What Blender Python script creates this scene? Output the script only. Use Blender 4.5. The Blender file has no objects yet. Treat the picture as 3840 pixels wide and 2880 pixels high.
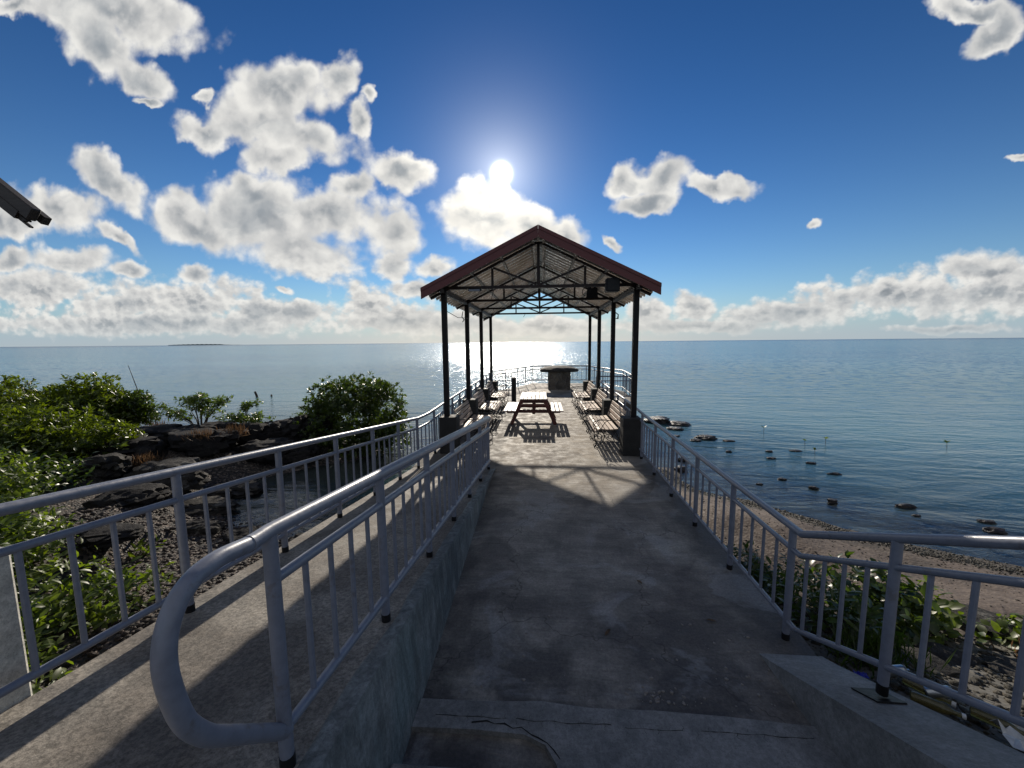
import bpy, math, random
import numpy as np
from mathutils import Vector, Matrix, noise
random.seed(7)
R = math.radians
S = bpy.context.scene
C = S.collection

# ------------------------------------------------------------------ camera
def cam_axes(yaw, pitch, roll):
    f = Vector((-math.sin(yaw)*math.cos(pitch), math.cos(yaw)*math.cos(pitch), math.sin(pitch)))
    r0 = Vector((math.cos(yaw), math.sin(yaw), 0)); u0 = r0.cross(f)
    return r0*math.cos(roll)-u0*math.sin(roll), u0*math.cos(roll)+r0*math.sin(roll), f
r_, u_, f_ = cam_axes(R(4.4), R(-6.2), R(0.52))
cd = bpy.data.cameras.new('camera'); cam = bpy.data.objects.new('camera', cd); C.objects.link(cam)
cam.matrix_world = Matrix(((r_.x, u_.x, -f_.x, 0), (r_.y, u_.y, -f_.y, 0), (r_.z, u_.z, -f_.z, 2.3), (0, 0, 0, 1)))
cd.sensor_width = 36; cd.lens = 36*1443/3840; cd.clip_start = 0.05; cd.clip_end = 200000
S.camera = cam

# ------------------------------------------------------------------ sky
SUN_EL, SUN_AZ = 22.47, -5.64          # azimuth from +Y towards +X
sd = Vector((math.sin(R(SUN_AZ))*math.cos(R(SUN_EL)), math.cos(R(SUN_AZ))*math.cos(R(SUN_EL)), math.sin(R(SUN_EL))))
W = bpy.data.worlds.new('World'); S.world = W; W.use_nodes = True
nt = W.node_tree; nt.nodes.clear()
class NB:
    def __init__(s, nt): s.nt = nt
    def n(s, t, **k):
        o = s.nt.nodes.new(t)
        for a, b in k.items(): setattr(o, a, b)
        return o
    def l(s, a, b): s.nt.links.new(a, b)
    def put(s, sock, v):
        if isinstance(v, bpy.types.NodeSocket): s.l(v, sock)
        elif v is not None: sock.default_value = v
    def m(s, op, a, b=None, c=None, clamp=False):
        o = s.n('ShaderNodeMath', operation=op, use_clamp=clamp)
        for i, v in enumerate((a, b, c)): s.put(o.inputs[i], v)
        return o.outputs[0]
    def v(s, op, a, b=None, c=None):
        o = s.n('ShaderNodeVectorMath', operation=op)
        s.put(o.inputs[0], a); s.put(o.inputs[1], b)
        if c is not None: s.put(o.inputs['Scale'], c)
        return o.outputs['Value'] if op in ('LENGTH', 'DOT_PRODUCT', 'DISTANCE') else o.outputs[0]
    def scale(s, a, k):
        o = s.n('ShaderNodeVectorMath', operation='SCALE'); s.put(o.inputs[0], a); s.put(o.inputs['Scale'], k); return o.outputs[0]
    def mr(s, x, a, b, c=0., d=1., smooth=True):
        o = s.n('ShaderNodeMapRange', interpolation_type='SMOOTHSTEP' if smooth else 'LINEAR')
        s.put(o.inputs['Value'], x); s.put(o.inputs['From Min'], a); s.put(o.inputs['From Max'], b)
        s.put(o.inputs['To Min'], c); s.put(o.inputs['To Max'], d); return o.outputs[0]
    def mix(s, f, a, b, bt='MIX'):
        o = s.n('ShaderNodeMix', data_type='RGBA', blend_type=bt); s.put(o.inputs[0], f)
        for i, v in ((6, a), (7, b)):
            if isinstance(v, tuple) and len(v) == 3: v = v+(1,)
            s.put(o.inputs[i], v)
        return o.outputs[2]
    def noise(s, vec, scale, detail=4, rough=.5, lac=2., dist=0., dim='3D', out=0):
        o = s.n('ShaderNodeTexNoise', noise_dimensions=dim); s.put(o.inputs['Vector'], vec)
        o.inputs['Scale'].default_value = scale; o.inputs['Detail'].default_value = detail
        o.inputs['Roughness'].default_value = rough; o.inputs['Lacunarity'].default_value = lac
        o.inputs['Distortion'].default_value = dist; return o.outputs[out]
    def voro(s, vec, scale, feature='F1', out='Distance', detail=0., rough=.5, rand=1.):
        o = s.n('ShaderNodeTexVoronoi', feature=feature); s.put(o.inputs['Vector'], vec)
        o.inputs['Scale'].default_value = scale; o.inputs['Randomness'].default_value = rand
        if 'Detail' in o.inputs: o.inputs['Detail'].default_value = detail; o.inputs['Roughness'].default_value = rough
        return o.outputs[out]
    def xyz(s, x, y, z=0.):
        o = s.n('ShaderNodeCombineXYZ'); s.put(o.inputs[0], x); s.put(o.inputs[1], y); s.put(o.inputs[2], z); return o.outputs[0]
    def ramp(s, x, stops):
        o = s.n('ShaderNodeValToRGB'); cr = o.color_ramp; s.put(o.inputs[0], x)
        while len(cr.elements) < len(stops): cr.elements.new(.5)
        for e, (p, c) in zip(cr.elements, stops): e.position = p; e.color = c if len(c) == 4 else tuple(c)+(1,)
        return o.outputs[0]
g = NB(nt)
tc = g.n('ShaderNodeTexCoord').outputs['Generated']
dirn = g.v('NORMALIZE', tc)
sep = g.n('ShaderNodeSeparateXYZ'); g.l(dirn, sep.inputs[0]); dx, dy, dz = sep.outputs
sky = g.n('ShaderNodeTexSky', sky_type='NISHITA'); sky.sun_disc = False
sky.sun_elevation = R(SUN_EL); sky.sun_rotation = R(SUN_AZ); sky.air_density = 1.0; sky.dust_density = .0; sky.ozone_density = 3.0
SKY_GAIN = .09
skyc = g.scale(sky.outputs[0], SKY_GAIN)
gm = g.n('ShaderNodeGamma'); gm.inputs['Gamma'].default_value = 1.55; g.l(g.v('MINIMUM', skyc, (1.2, 1.2, 1.2)), gm.inputs['Color'])
hs = g.n('ShaderNodeHueSaturation'); hs.inputs['Saturation'].default_value = 1.08; hs.inputs['Value'].default_value = 1.2; g.l(gm.outputs[0], hs.inputs['Color'])
skyc = hs.outputs[0]
# clouds over the sea: positions are directions (x/y, z/y) seen over the horizon
BLOBS = [(-1.083, 0.848, 0.236, 0.061, -0.25),(-1.138, 0.776, 0.109, 0.07, -0.89),(-1.039, 0.687, 0.102, 0.044, -0.62),(-1.015, 0.616, 0.035, 0.012, -0.28),(-1.366, 0.886, 0.091, 0.025, -0.21),(-0.664, 0.639, 0.14, 0.068, -0.05),(-0.72, 0.568, 0.148, 0.058, -0.05),(-0.859, 0.56, 0.083, 0.03, -0.17),(-0.611, 0.52, 0.143, 0.054, -0.2),(-0.499, 0.656, 0.04, 0.046, -0.87),(-0.677, 0.479, 0.106, 0.036, -0.04),(-0.457, 0.555, 0.038, 0.037, -0.05),(-0.424, 0.615, 0.021, 0.019, -0.05),(-0.855, 0.641, 0.024, 0.015, 0.4),(-0.357, 0.429, 0.073, 0.038, -0.37),(-1.157, 0.435, 0.102, 0.052, -0.62),(-1.324, 0.375, 0.148, 0.057, -0.19),(-1.44, 0.354, 0.126, 0.045, -0.03),(-0.964, 0.369, 0.079, 0.052, -0.36),(-0.74, 0.332, 0.158, 0.095, -0.03),(-0.746, 0.402, 0.079, 0.042, -0.04),(-0.562, 0.326, 0.13, 0.058, -0.03),(-0.484, 0.397, 0.056, 0.041, -0.04),(-0.379, 0.28, 0.074, 0.066, -0.53),(-0.631, 0.24, 0.16, 0.06, -0.16),(-0.924, 0.314, 0.114, 0.05, -0.36),(-0.382, 0.211, 0.054, 0.042, -0.02),(-0.273, 0.196, 0.048, 0.026, -0.02),(-1.148, 0.297, 0.076, 0.019, -0.62),(-1.125, 0.206, 0.06, 0.021, -0.02),(-1.302, 0.239, 0.118, 0.035, -0.02),(-1.487, 0.244, 0.072, 0.028, -0.02),(-0.937, 0.191, 0.045, 0.027, -0.02),(-0.145, 0.307, 0.099, 0.07, -0.03),(-0.126, 0.367, 0.06, 0.047, -0.04),(0.058, 0.262, 0.063, 0.044, -0.37),(-0.034, 0.287, 0.058, 0.04, -0.03),(0.192, 0.383, 0.036, 0.04, -0.7),(0.301, 0.389, 0.075, 0.045, 0.13),(0.259, 0.332, 0.08, 0.024, 0.23),(0.425, 0.368, 0.078, 0.021, -0.21),(0.949, 0.719, 0.107, 0.023, -0.31),(0.993, 0.661, 0.064, 0.029, 0.61),(1.077, 0.388, 0.032, 0.012, -0.04),(0.642, 0.266, 0.02, 0.011, 0.53),(0.835, 0.109, 0.286, 0.046, 0.11),(1.053, 0.147, 0.173, 0.039, 0.05),(1.029, 0.097, 0.225, 0.048, -0.02),(0.619, 0.066, 0.188, 0.034, 0.09),(0.378, 0.086, 0.055, 0.034, -0.02),(0.266, 0.074, 0.052, 0.037, -0.01),(0.183, 0.236, 0.03, 0.011, -0.7),(-1.444, 0.154, 0.241, 0.059, -0.02),(-1.164, 0.117, 0.22, 0.051, -0.02),(-0.931, 0.12, 0.199, 0.053, -0.02),(-0.707, 0.089, 0.194, 0.042, -0.01),(-0.462, 0.112, 0.086, 0.054, -0.35),(-0.364, 0.062, 0.197, 0.034, -0.01),(-0.204, 0.048, 0.192, 0.029, -0.01),(0.012, 0.04, 0.186, 0.026, -0.01),(-1.074, 0.059, 0.559, 0.033, -0.01),(0.38, 0.035, 0.241, 0.018, -0.01),(0.967, 0.02, 0.141, 0.01, -0.01),(-0.683, 0.152, 0.028, 0.012, -0.02),(-0.317, 0.139, 0.073, 0.026, -0.02)]
yy = g.m('MAXIMUM', dy, .08)
u = g.m('DIVIDE', dx, yy); vv = g.m('DIVIDE', dz, yy)
uv0 = g.xyz(u, vv)
lo = g.mr(vv, .30, .10)                      # smaller, more distant clouds towards the horizon
def mixed(vec, fn):
    o = g.n('ShaderNodeMix', data_type='FLOAT'); g.l(lo, o.inputs[0]); g.l(fn(g.scale(vec, 1.)), o.inputs[2]); g.l(fn(g.v('MULTIPLY', vec, (2.3, 3.1, 1.))), o.inputs[3]); return o.outputs[0]
q = g.v('ADD', uv0, (0., 0., 3.1))
w1 = g.v('SUBTRACT', g.noise(q, 9., 4, .55, out=1), (.5, .5, .5))
uvw = g.v('ADD', uv0, g.v('MULTIPLY', g.scale(w1, g.mr(vv, .05, .4, .045, .125)), (1., 1., 0.)))
acc = None
for (cu, cv, ru, rv, an) in BLOBS:
    mp = g.n('ShaderNodeMapping', vector_type='TEXTURE'); g.l(uvw, mp.inputs[0])
    mp.inputs['Location'].default_value = (cu, cv, 0); mp.inputs['Rotation'].default_value = (0, 0, an); mp.inputs['Scale'].default_value = (ru*1.38, rv*1.46, 1)
    d = g.v('LENGTH', mp.outputs[0])
    acc = d if acc is None else g.m('SMOOTH_MIN', acc, d, .25)
field = g.m('SUBTRACT', 1., acc)
field = g.m('MAXIMUM', field, -1.2)
def fbm1(vec):
    a = g.noise(vec, 6.5, 8, .53)
    b = g.voro(vec, 15., detail=2., rough=.4)
    return g.m('ADD', g.m('MULTIPLY', g.m('SUBTRACT', a, .5), 2.1), g.m('MULTIPLY', g.m('SUBTRACT', .46, b), .62))
def fbm(vec): return mixed(vec, fbm1)
n0 = fbm(q)
us, vs = sd.x/sd.y, sd.z/sd.y
tosun = g.v('NORMALIZE', g.v('SUBTRACT', (us, vs+.55, 0), uv0))
n1 = fbm(g.v('ADD', q, g.scale(tosun, g.mr(vv, .1, .3, .014, .034))))
dens = g.m('ADD', g.m('MULTIPLY', field, 1.25), g.m('MULTIPLY', n0, .62))
band = g.mr(g.m('ABSOLUTE', g.m('SUBTRACT', vv, .135)), .0, .06, .42, 0.)
dens = g.m('SUBTRACT', dens, g.m('MULTIPLY', band, g.mr(g.noise(uvw, 7., 2, .5), .45, .6)))
alpha = g.mr(dens, -.04, .46)
rim = g.mr(g.m('SUBTRACT', n0, n1), -.34, .42)
thick = g.mr(dens, .25, 1.45)
light = g.m('ADD', g.m('MULTIPLY', g.m('SUBTRACT', 1., thick), .55), g.m('MULTIPLY', rim, .46))
ccol = g.ramp(light, [(0., (.27, .305, .345)), (.26, (.48, .51, .54)), (.52, (.83, .83, .82)), (1., (1.22, 1.2, 1.14))])
angc = g.v('DOT_PRODUCT', dirn, tuple(sd))
near = g.m('POWER', g.m('MAXIMUM', angc, 0.), 60.)
ccol = g.v('MULTIPLY', ccol, g.xyz(g.m('ADD', .74, g.m('MULTIPLY', near, .45)), g.m('ADD', .74, g.m('MULTIPLY', near, .40)), g.m('ADD', .74, g.m('MULTIPLY', near, .30))))
front = g.mr(dy, .1, .3)
alpha = g.m('MULTIPLY', alpha, front)
# unseen broken cloud added behind the camera as neutral fill light
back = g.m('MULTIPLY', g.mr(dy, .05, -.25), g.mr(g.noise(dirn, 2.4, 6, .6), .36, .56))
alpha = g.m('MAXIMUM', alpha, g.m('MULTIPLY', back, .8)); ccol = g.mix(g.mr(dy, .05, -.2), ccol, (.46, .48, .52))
# pale humid air low over the sea, in front of the clouds' feet
hz = g.m('POWER', 2.718, g.m('MULTIPLY', g.m('MAXIMUM', vv, 0.), -22.))
warm = g.m('POWER', g.m('MAXIMUM', angc, 0.), 9.)
hcol = g.mix(warm, (.42, .49, .53), (1.12, .99, .78))
hz2 = g.m('POWER', 2.718, g.m('MULTIPLY', g.m('MAXIMUM', dz, 0.), -7.5))
skyc = g.mix(g.m('MULTIPLY', hz2, .85), skyc, (.27, .43, .62))
# soft undersides: broad grey masses inside the larger clouds
under = g.m('MULTIPLY', g.mr(g.noise(g.v('MULTIPLY', uvw, (1., 1.7, 1.)), 5.5, 4, .55), .44, .60), g.mr(dens, .35, .95))
ccol = g.mix(g.m('MULTIPLY', under, .50), ccol, (.29, .33, .37))
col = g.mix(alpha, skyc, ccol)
col = g.mix(g.m('MULTIPLY', hz, .95), col, hcol)
# the sun itself with its aureole
ang = g.m('ARCCOSINE', g.m('MINIMUM', angc, .9999999))
disc = g.m('POWER', 2.718, g.m('MULTIPLY', g.m('POWER', g.m('DIVIDE', ang, R(.72)), 2.), -1.))
aur = g.m('POWER', 2.718, g.m('DIVIDE', ang, -R(3.6)))
col = g.v('ADD', col, g.scale((1., .97, .90), g.m('ADD', g.m('MULTIPLY', disc, 30.), g.m('MULTIPLY', aur, .9))))
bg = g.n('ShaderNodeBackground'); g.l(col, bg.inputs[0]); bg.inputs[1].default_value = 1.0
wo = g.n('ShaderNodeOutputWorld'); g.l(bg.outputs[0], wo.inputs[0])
W.cycles.sampling_method = 'MANUAL'; W.cycles.sample_map_resolution = 1024

# ------------------------------------------------------------------ sun and exposure
sl = bpy.data.lights.new('sun', 'SUN'); sl.energy = 4.6; sl.angle = R(.55); sl.color = (1., .905, .77)
so = bpy.data.objects.new('sun', sl); C.objects.link(so); so.rotation_euler = (-sd).to_track_quat('-Z', 'Y').to_euler()
S.view_settings.view_transform = 'Standard'; S.view_settings.look = 'None'; S.view_settings.exposure = 0.0; S.view_settings.gamma = 1
S.render.engine = 'CYCLES'; S.cycles.sample_clamp_indirect = 3.; S.cycles.sample_clamp_direct = 60.
S.cycles.max_bounces = 6; S.cycles.transparent_max_bounces = 8

# ------------------------------------------------------------------ materials
def new_mat(name):
    m = bpy.data.materials.new(name); m.use_nodes = True; t = m.node_tree; t.nodes.clear()
    h = NB(t); o = h.n('ShaderNodeOutputMaterial'); return m, h, o
def objpos(h): return h.n('ShaderNodeNewGeometry').outputs['Position']
def pbsdf(h, o, col, rough=.6, metal=0., bump=None, bs=.3, bd=.01, spec=.5):
    p = h.n('ShaderNodeBsdfPrincipled'); h.put(p.inputs['Base Color'], col if isinstance(col, bpy.types.NodeSocket) else tuple(col)[:3]+(1,))
    h.put(p.inputs['Roughness'], rough); p.inputs['Metallic'].default_value = metal; p.inputs['Specular IOR Level'].default_value = spec
    if bump is not None:
        b = h.n('ShaderNodeBump'); b.inputs['Strength'].default_value = bs; b.inputs['Distance'].default_value = bd
        h.l(bump, b.inputs['Height']); h.l(b.outputs[0], p.inputs['Normal'])
    h.l(p.outputs[0], o.inputs[0]); return p
def concrete(name, base, dark, scale=1., patch=.5, tint=None, trowel=False, streak=False, grain=.2):
    m, h, o = new_mat(name); P = objpos(h)
    big = h.noise(P, .75*scale, 5, .6, dist=.6)
    mid = h.noise(P, 4.5*scale, 6, .65)
    fine = h.noise(P, 90, 4, .7)
    a = h.mix(h.mr(big, .5-patch*.28, .5+patch*.28), dark, base)
    sp = h.mr(mid, .3, .7, .72, 1.16)
    a = h.v('MULTIPLY', a, h.xyz(sp, sp, sp))
    if tint: a = h.mix(h.mr(h.noise(P, 1.3, 4, .6), .52, .68), a, tint)
    hgt = h.m('ADD', h.m('MULTIPLY', mid, 1.2), h.m('MULTIPLY', fine, .45))
    if trowel:
        sy_ = h.n('ShaderNodeSeparateXYZ'); h.l(P, sy_.inputs[0]); st = h.noise(h.v('MULTIPLY', P, (.8, 5.5, 1.)), 1.9, 6, .60, dist=2.2)
        k = h.m('ADD', 1., h.m('MULTIPLY', h.m('SUBTRACT', h.mr(st, .36, .64, .66, 1.22), 1.), h.mr(sy_.outputs[1], 4.8, 6.8, .35, 1.)))
        a = h.v('MULTIPLY', a, h.xyz(k, k, k)); hgt = h.m('ADD', hgt, h.m('MULTIPLY', st, 1.2))
        # hairline cracks and dirt gathered along the edges of the slab
        sx = h.n('ShaderNodeSeparateXYZ'); h.l(P, sx.inputs[0])
        w = h.noise(P, 2.2, 4, .6)
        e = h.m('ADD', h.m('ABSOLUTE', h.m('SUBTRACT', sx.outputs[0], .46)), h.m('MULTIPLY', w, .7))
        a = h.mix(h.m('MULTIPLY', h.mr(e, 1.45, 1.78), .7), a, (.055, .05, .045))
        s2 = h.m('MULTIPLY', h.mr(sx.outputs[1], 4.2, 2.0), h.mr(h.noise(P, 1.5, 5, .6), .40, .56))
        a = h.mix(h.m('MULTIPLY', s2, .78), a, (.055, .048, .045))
        bl_ = h.noise(P, 1.05, 5, .62, dist=.9); a = h.mix(h.m('MULTIPLY', h.mr(bl_, .52, .64), .5), a, (.085, .07, .06)); a = h.mix(h.m('MULTIPLY', h.mr(bl_, .46, .38), .30), a, (.46, .43, .39)); a = h.mix(h.m('MULTIPLY', h.mr(sx.outputs[1], 6.6, 4.6), .55), a, h.v('MULTIPLY', a, (.84, .99, 1.22)))  # stain blotches; near deck also tinted bluish, roof shade put into the colour
        ve = h.voro(h.v('ADD', P, h.scale(h.noise(P, 1.6, 4, .6, out=1), .9)), .55, 'DISTANCE_TO_EDGE')
        cr = h.mr(ve, .0, .006, 1., 0.)
        a = h.mix(h.m('MULTIPLY', cr, .55), a, (.04, .035, .03))
    speck = h.m('MULTIPLY', h.mr(h.noise(P, 160, 2, .5), .56, .72, 1., .7), h.mr(h.noise(P, 42, 5, .8), .36, .64, 1-grain, 1+grain*.8))
    a = h.v('MULTIPLY', a, h.xyz(speck, speck, speck))
    if streak:
        sk = h.noise(h.v('MULTIPLY', P, (5., 5., 1.)), 2.6, 5, .65, dist=.8); sk = h.mr(sk, .34, .66, .68, 1.22); a = h.v('MULTIPLY', a, h.xyz(sk, sk, sk))
    pbsdf(h, o, a, h.mr(mid, .3, .7, .62, .88), bump=hgt, bs=.55, bd=.012, spec=.35)
    return m
M = {}
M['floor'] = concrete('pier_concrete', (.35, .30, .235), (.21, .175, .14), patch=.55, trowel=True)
M['ramp'] = concrete('ramp_concrete', (.265, .24, .205), (.14, .12, .10), scale=1.6, grain=.42)
M['wall'] = concrete('wall_concrete', (.24, .25, .24), (.13, .15, .155), scale=1.8, tint=(.185, .22, .215), streak=True)
M['parapet'] = concrete('parapet_concrete', (.27, .27, .265), (.20, .20, .195), scale=1.5)
M['plinth'] = concrete('plinth_concrete', (.036, .034, .032), (.02, .019, .018), scale=2)
M['pale'] = concrete('pale_concrete', (.70, .68, .60), (.52, .50, .45), scale=2)
def painted(name, col, rough=.34, worn=(.10, .09, .09), amt=.25):
    m, h, o = new_mat(name); P = objpos(h)
    n = h.noise(P, 28, 5, .6); f = h.noise(P, 9, 5, .7)
    a = h.mix(h.mr(f, .58, .68, 0, amt), col, worn)
    k = h.mr(n, .3, .7, .90, 1.07); a = h.v('MULTIPLY', a, h.xyz(k, k, k))
    pbsdf(h, o, a, h.mr(n, .3, .7, rough-.06, rough+.10), bump=n, bs=.25, bd=.003, spec=.55 if col[0] > .05 else .25); return m
M['rail'] = painted('grey_blue_paint', (.175, .188, .232), .36, (.11, .09, .08), .45)
M['black'] = painted('black_paint', (.012, .012, .013), .45)
M['post'] = painted('dark_steel_paint', (.010, .009, .009), .6, (.07, .035, .025), .35)
M['truss'] = painted('brown_steel_paint', (.024, .015, .013), .5, (.10, .055, .035), .5)
M['fascia'] = painted('oxblood_board_paint', (.11, .020, .018), .5, (.09, .03, .025), .6)
M['iron'] = painted('wrought_iron', (.03, .027, .025), .4, (.12, .06, .03), .4)
M['purlin'] = painted('galvanised_purlin', (.30, .28, .26), .5, (.2, .16, .13), .4)
M['box'] = painted('speaker_plastic', (.012, .013, .02), .6)
def wood(name, a1, a2, axis='y', rough=.6):
    m, h, o = new_mat(name); P = objpos(h)
    s = {'y': (22., 1.6, 22.), 'x': (1.6, 22., 22.)}[axis]
    oi = h.n('ShaderNodeObjectInfo').outputs['Random']
    n = h.noise(h.v('MULTIPLY', P, s), 1.3, 6, .65, dist=.6)
    b = h.noise(h.v('MULTIPLY', P, {'y': (11., .4, 6.), 'x': (.4, 11., 6.)}[axis]), 1., 1, .5)
    c = h.mix(h.mr(n, .25, .75), a2, a1); k = h.mr(b, .3, .7, .72, 1.2); c = h.v('MULTIPLY', c, h.xyz(k, k, k))
    pbsdf(h, o, c, rough, bump=n, bs=.35, bd=.004, spec=.45); return m
M['slat'] = wood('weathered_bench_wood', (.56, .42, .31), (.34, .23, .16))
M['table_top'] = wood('pale_table_wood', (.44, .35, .31), (.28, .19, .17), rough=.5)
M['table_leg'] = wood('red_brown_table_wood', (.15, .045, .03), (.07, .022, .016), 'x', .5)
M['rafter'] = wood('dark_rafter_wood', (.045, .035, .03), (.018, .015, .014), 'x', .6)
# roof sheets
m, h, o = new_mat('zinc_roof_sheet'); P = objpos(h)
n = h.noise(P, 6, 5, .6); c = h.mix(h.mr(h.noise(P, 1.4, 5, .65), .42, .66), (.86, .85, .83), (.62, .57, .50))
pbsdf(h, o, c, h.mr(n, .3, .7, .22, .40), metal=.7, bump=n, bs=.15, bd=.004); M['zinc'] = m
# basalt
def rockmat(name, c1, c2, lich, lam=.35, rough=.82):
    m, h, o = new_mat(name); P = objpos(h)
    n = h.noise(P, 5, 8, .68); f = h.noise(P, 30, 5, .7); l_ = h.noise(P, 3.3, 6, .72)
    a = h.mix(h.mr(n, .32, .68), c1, c2); a = h.mix(h.mr(l_, .56, .66, 0, lam), a, lich)
    pbsdf(h, o, a, h.mr(f, .3, .7, rough-.15, rough+.1), bump=h.m('ADD', n, h.m('MULTIPLY', f, .35)), bs=.9, bd=.05, spec=.22); return m
M['basalt'] = rockmat('black_basalt', (.011, .010, .010), (.026, .023, .021), (.07, .065, .055))
M['basalt_grey'] = rockmat('grey_lichen_basalt', (.02, .018, .016), (.05, .046, .041), (.19, .18, .16), .6)
M['wetrock'] = rockmat('wet_stone', (.018, .017, .018), (.05, .043, .04), (.09, .06, .05), .6, .42)
# masonry of the stone table
m, h, o = new_mat('rubble_masonry'); P = objpos(h)
Pd = h.v('ADD', P, h.scale(h.noise(P, 4, 3, out=1), .12))
e = h.voro(Pd, 4.6, 'DISTANCE_TO_EDGE'); cc = h.voro(Pd, 4.6, out='Color')
sc = h.n('ShaderNodeSeparateColor'); h.l(cc, sc.inputs[0])
st = h.ramp(sc.outputs[0], [(0., (.05, .045, .04)), (.5, (.12, .10, .08)), (1., (.22, .19, .15))])
a = h.mix(h.mr(e, .02, .05), (.16, .15, .135), st); pbsdf(h, o, a, .8, bump=h.m('ADD', h.mr(e, .0, .1), h.m('MULTIPLY', h.noise(P, 20, 5), .4)), bs=.8, bd=.03); M['masonry'] = m
# ground
m, h, o = new_mat('shore_ground'); P = objpos(h)
sx = h.n('ShaderNodeSeparateXYZ'); h.l(P, sx.inputs[0]); X, Y, Z = sx.outputs
at = h.n('ShaderNodeAttribute', attribute_name='kind').outputs['Fac']      # 0 pebbles left, 1 sand right
n1_ = h.noise(P, 1.6, 6, .65); vp_ = h.voro(P, 26, out='Color', rand=1.); ve = h.voro(P, 26)
sc = h.n('ShaderNodeSeparateColor'); h.l(vp_, sc.inputs[0])
peb = h.ramp(sc.outputs[0], [(0., (.018, .017, .016)), (.5, (.05, .045, .04)), (.8, (.10, .075, .06)), (1., (.20, .17, .14))])
sand = h.mix(h.mr(h.noise(P, 7, 6, .7), .35, .68), (.165, .13, .105), (.09, .068, .056))
sand = h.mix(h.mr(h.noise(P, 55, 3, .7), .56, .66), sand, (.10, .075, .06))
wrack = h.m('MULTIPLY', h.mr(h.m('ADD', Z, h.m('MULTIPLY', h.m('SUBTRACT', n1_, .5), .22)), -.93, -.84, 1., 0.), 1.)
sand = h.mix(wrack, sand, h.mix(.5, peb, (.06, .055, .045)))
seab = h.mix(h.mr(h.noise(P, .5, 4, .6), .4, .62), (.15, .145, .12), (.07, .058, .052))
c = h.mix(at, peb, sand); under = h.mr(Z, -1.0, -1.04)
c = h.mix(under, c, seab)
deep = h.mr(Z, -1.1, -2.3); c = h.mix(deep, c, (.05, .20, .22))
far = h.mr(X, 3.2, 3.9); rk = h.mr(Y, 4.3, 3.6)
c = h.mix(h.m('MULTIPLY', h.m('MULTIPLY', at, rk), .9), c, h.mix(h.mr(n1_, .4, .6), (.06, .058, .052), (.12, .115, .10)))
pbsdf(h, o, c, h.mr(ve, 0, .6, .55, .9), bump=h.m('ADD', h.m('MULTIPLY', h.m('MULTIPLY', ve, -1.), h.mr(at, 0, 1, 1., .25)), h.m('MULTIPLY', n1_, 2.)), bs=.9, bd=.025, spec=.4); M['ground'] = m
# sea
m, h, o = new_mat('sea_water'); P = objpos(h)
sx = h.n('ShaderNodeSeparateXYZ'); h.l(P, sx.inputs[0])
deepA = h.n('ShaderNodeAttribute', attribute_name='deep').outputs['Fac']
calm = h.n('ShaderNodeAttribute', attribute_name='calm').outputs['Fac']
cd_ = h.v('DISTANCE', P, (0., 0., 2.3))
a1 = h.noise(h.v('MULTIPLY', P, (.40, 1., 1.)), .42, 3, .55, dist=1.1)
a2 = h.noise(h.v('MULTIPLY', P, (.55, 1.35, 1.)), 1.25, 4, .55, dist=.8)
a3 = h.noise(h.v('MULTIPLY', P, (.8, 1.2, 1.)), 6.5, 4, .6, dist=.9)
hh = h.m('ADD', h.m('MULTIPLY', a1, .42), h.m('ADD', h.m('MULTIPLY', a2, .26), h.m('MULTIPLY', a3, .055)))
hh = h.m('MULTIPLY', hh, h.mr(calm, 0, 1, 1., .5, smooth=False))
b = h.n('ShaderNodeBump'); b.inputs['Strength'].default_value = 1.; b.inputs['Distance'].default_value = .46; h.l(hh, b.inputs['Height'])
b2 = h.n('ShaderNodeBump'); b2.inputs['Strength'].default_value = 1.; b2.inputs['Distance'].default_value = .22; h.l(hh, b2.inputs['Height'])
sl1 = h.v('SUBTRACT', h.noise(h.v('MULTIPLY', P, (.75, 1.1, 1.)), 1.7, 3, .6, out=1), (.5, .5, .5))
sl2 = h.v('MULTIPLY', h.scale(sl1, h.mr(cd_, 12., 55., .06, 1.25)), (1., 1., 0.))
nsum = h.v('NORMALIZE', h.v('ADD', b.outputs[0], sl2))
gl = h.n('ShaderNodeBsdfGlossy'); gl.inputs['Color'].default_value = (.93, .96, 1., 1); h.l(nsum, gl.inputs['Normal'])
h.put(gl.inputs['Roughness'], h.mr(cd_, 8., 90., .05, .19))
fr = h.n('ShaderNodeFresnel'); fr.inputs['IOR'].default_value = 1.38; h.l(b2.outputs[0], fr.inputs['Normal'])
big = h.noise(h.v('MULTIPLY', P, (.02, .07, 1.)), 1., 4, .6)
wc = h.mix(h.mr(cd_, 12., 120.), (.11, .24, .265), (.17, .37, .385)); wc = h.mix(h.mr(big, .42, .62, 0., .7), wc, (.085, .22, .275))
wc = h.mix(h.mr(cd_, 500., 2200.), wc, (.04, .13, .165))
df = h.n('ShaderNodeBsdfDiffuse'); h.l(wc, df.inputs[0])
tr = h.n('ShaderNodeBsdfTransparent'); tr.inputs[0].default_value = (.66, .74, .76, 1)
mx = h.n('ShaderNodeMixShader'); h.l(deepA, mx.inputs[0]); h.l(tr.outputs[0], mx.inputs[1]); h.l(df.outputs[0], mx.inputs[2])
mo = h.n('ShaderNodeMixShader'); h.put(mo.inputs[0], h.m('MINIMUM', fr.outputs[0], .58)); h.l(mx.outputs[0], mo.inputs[1]); h.l(gl.outputs[0], mo.inputs[2])
h.l(mo.outputs[0], o.inputs[0]); M['sea'] = m
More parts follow.
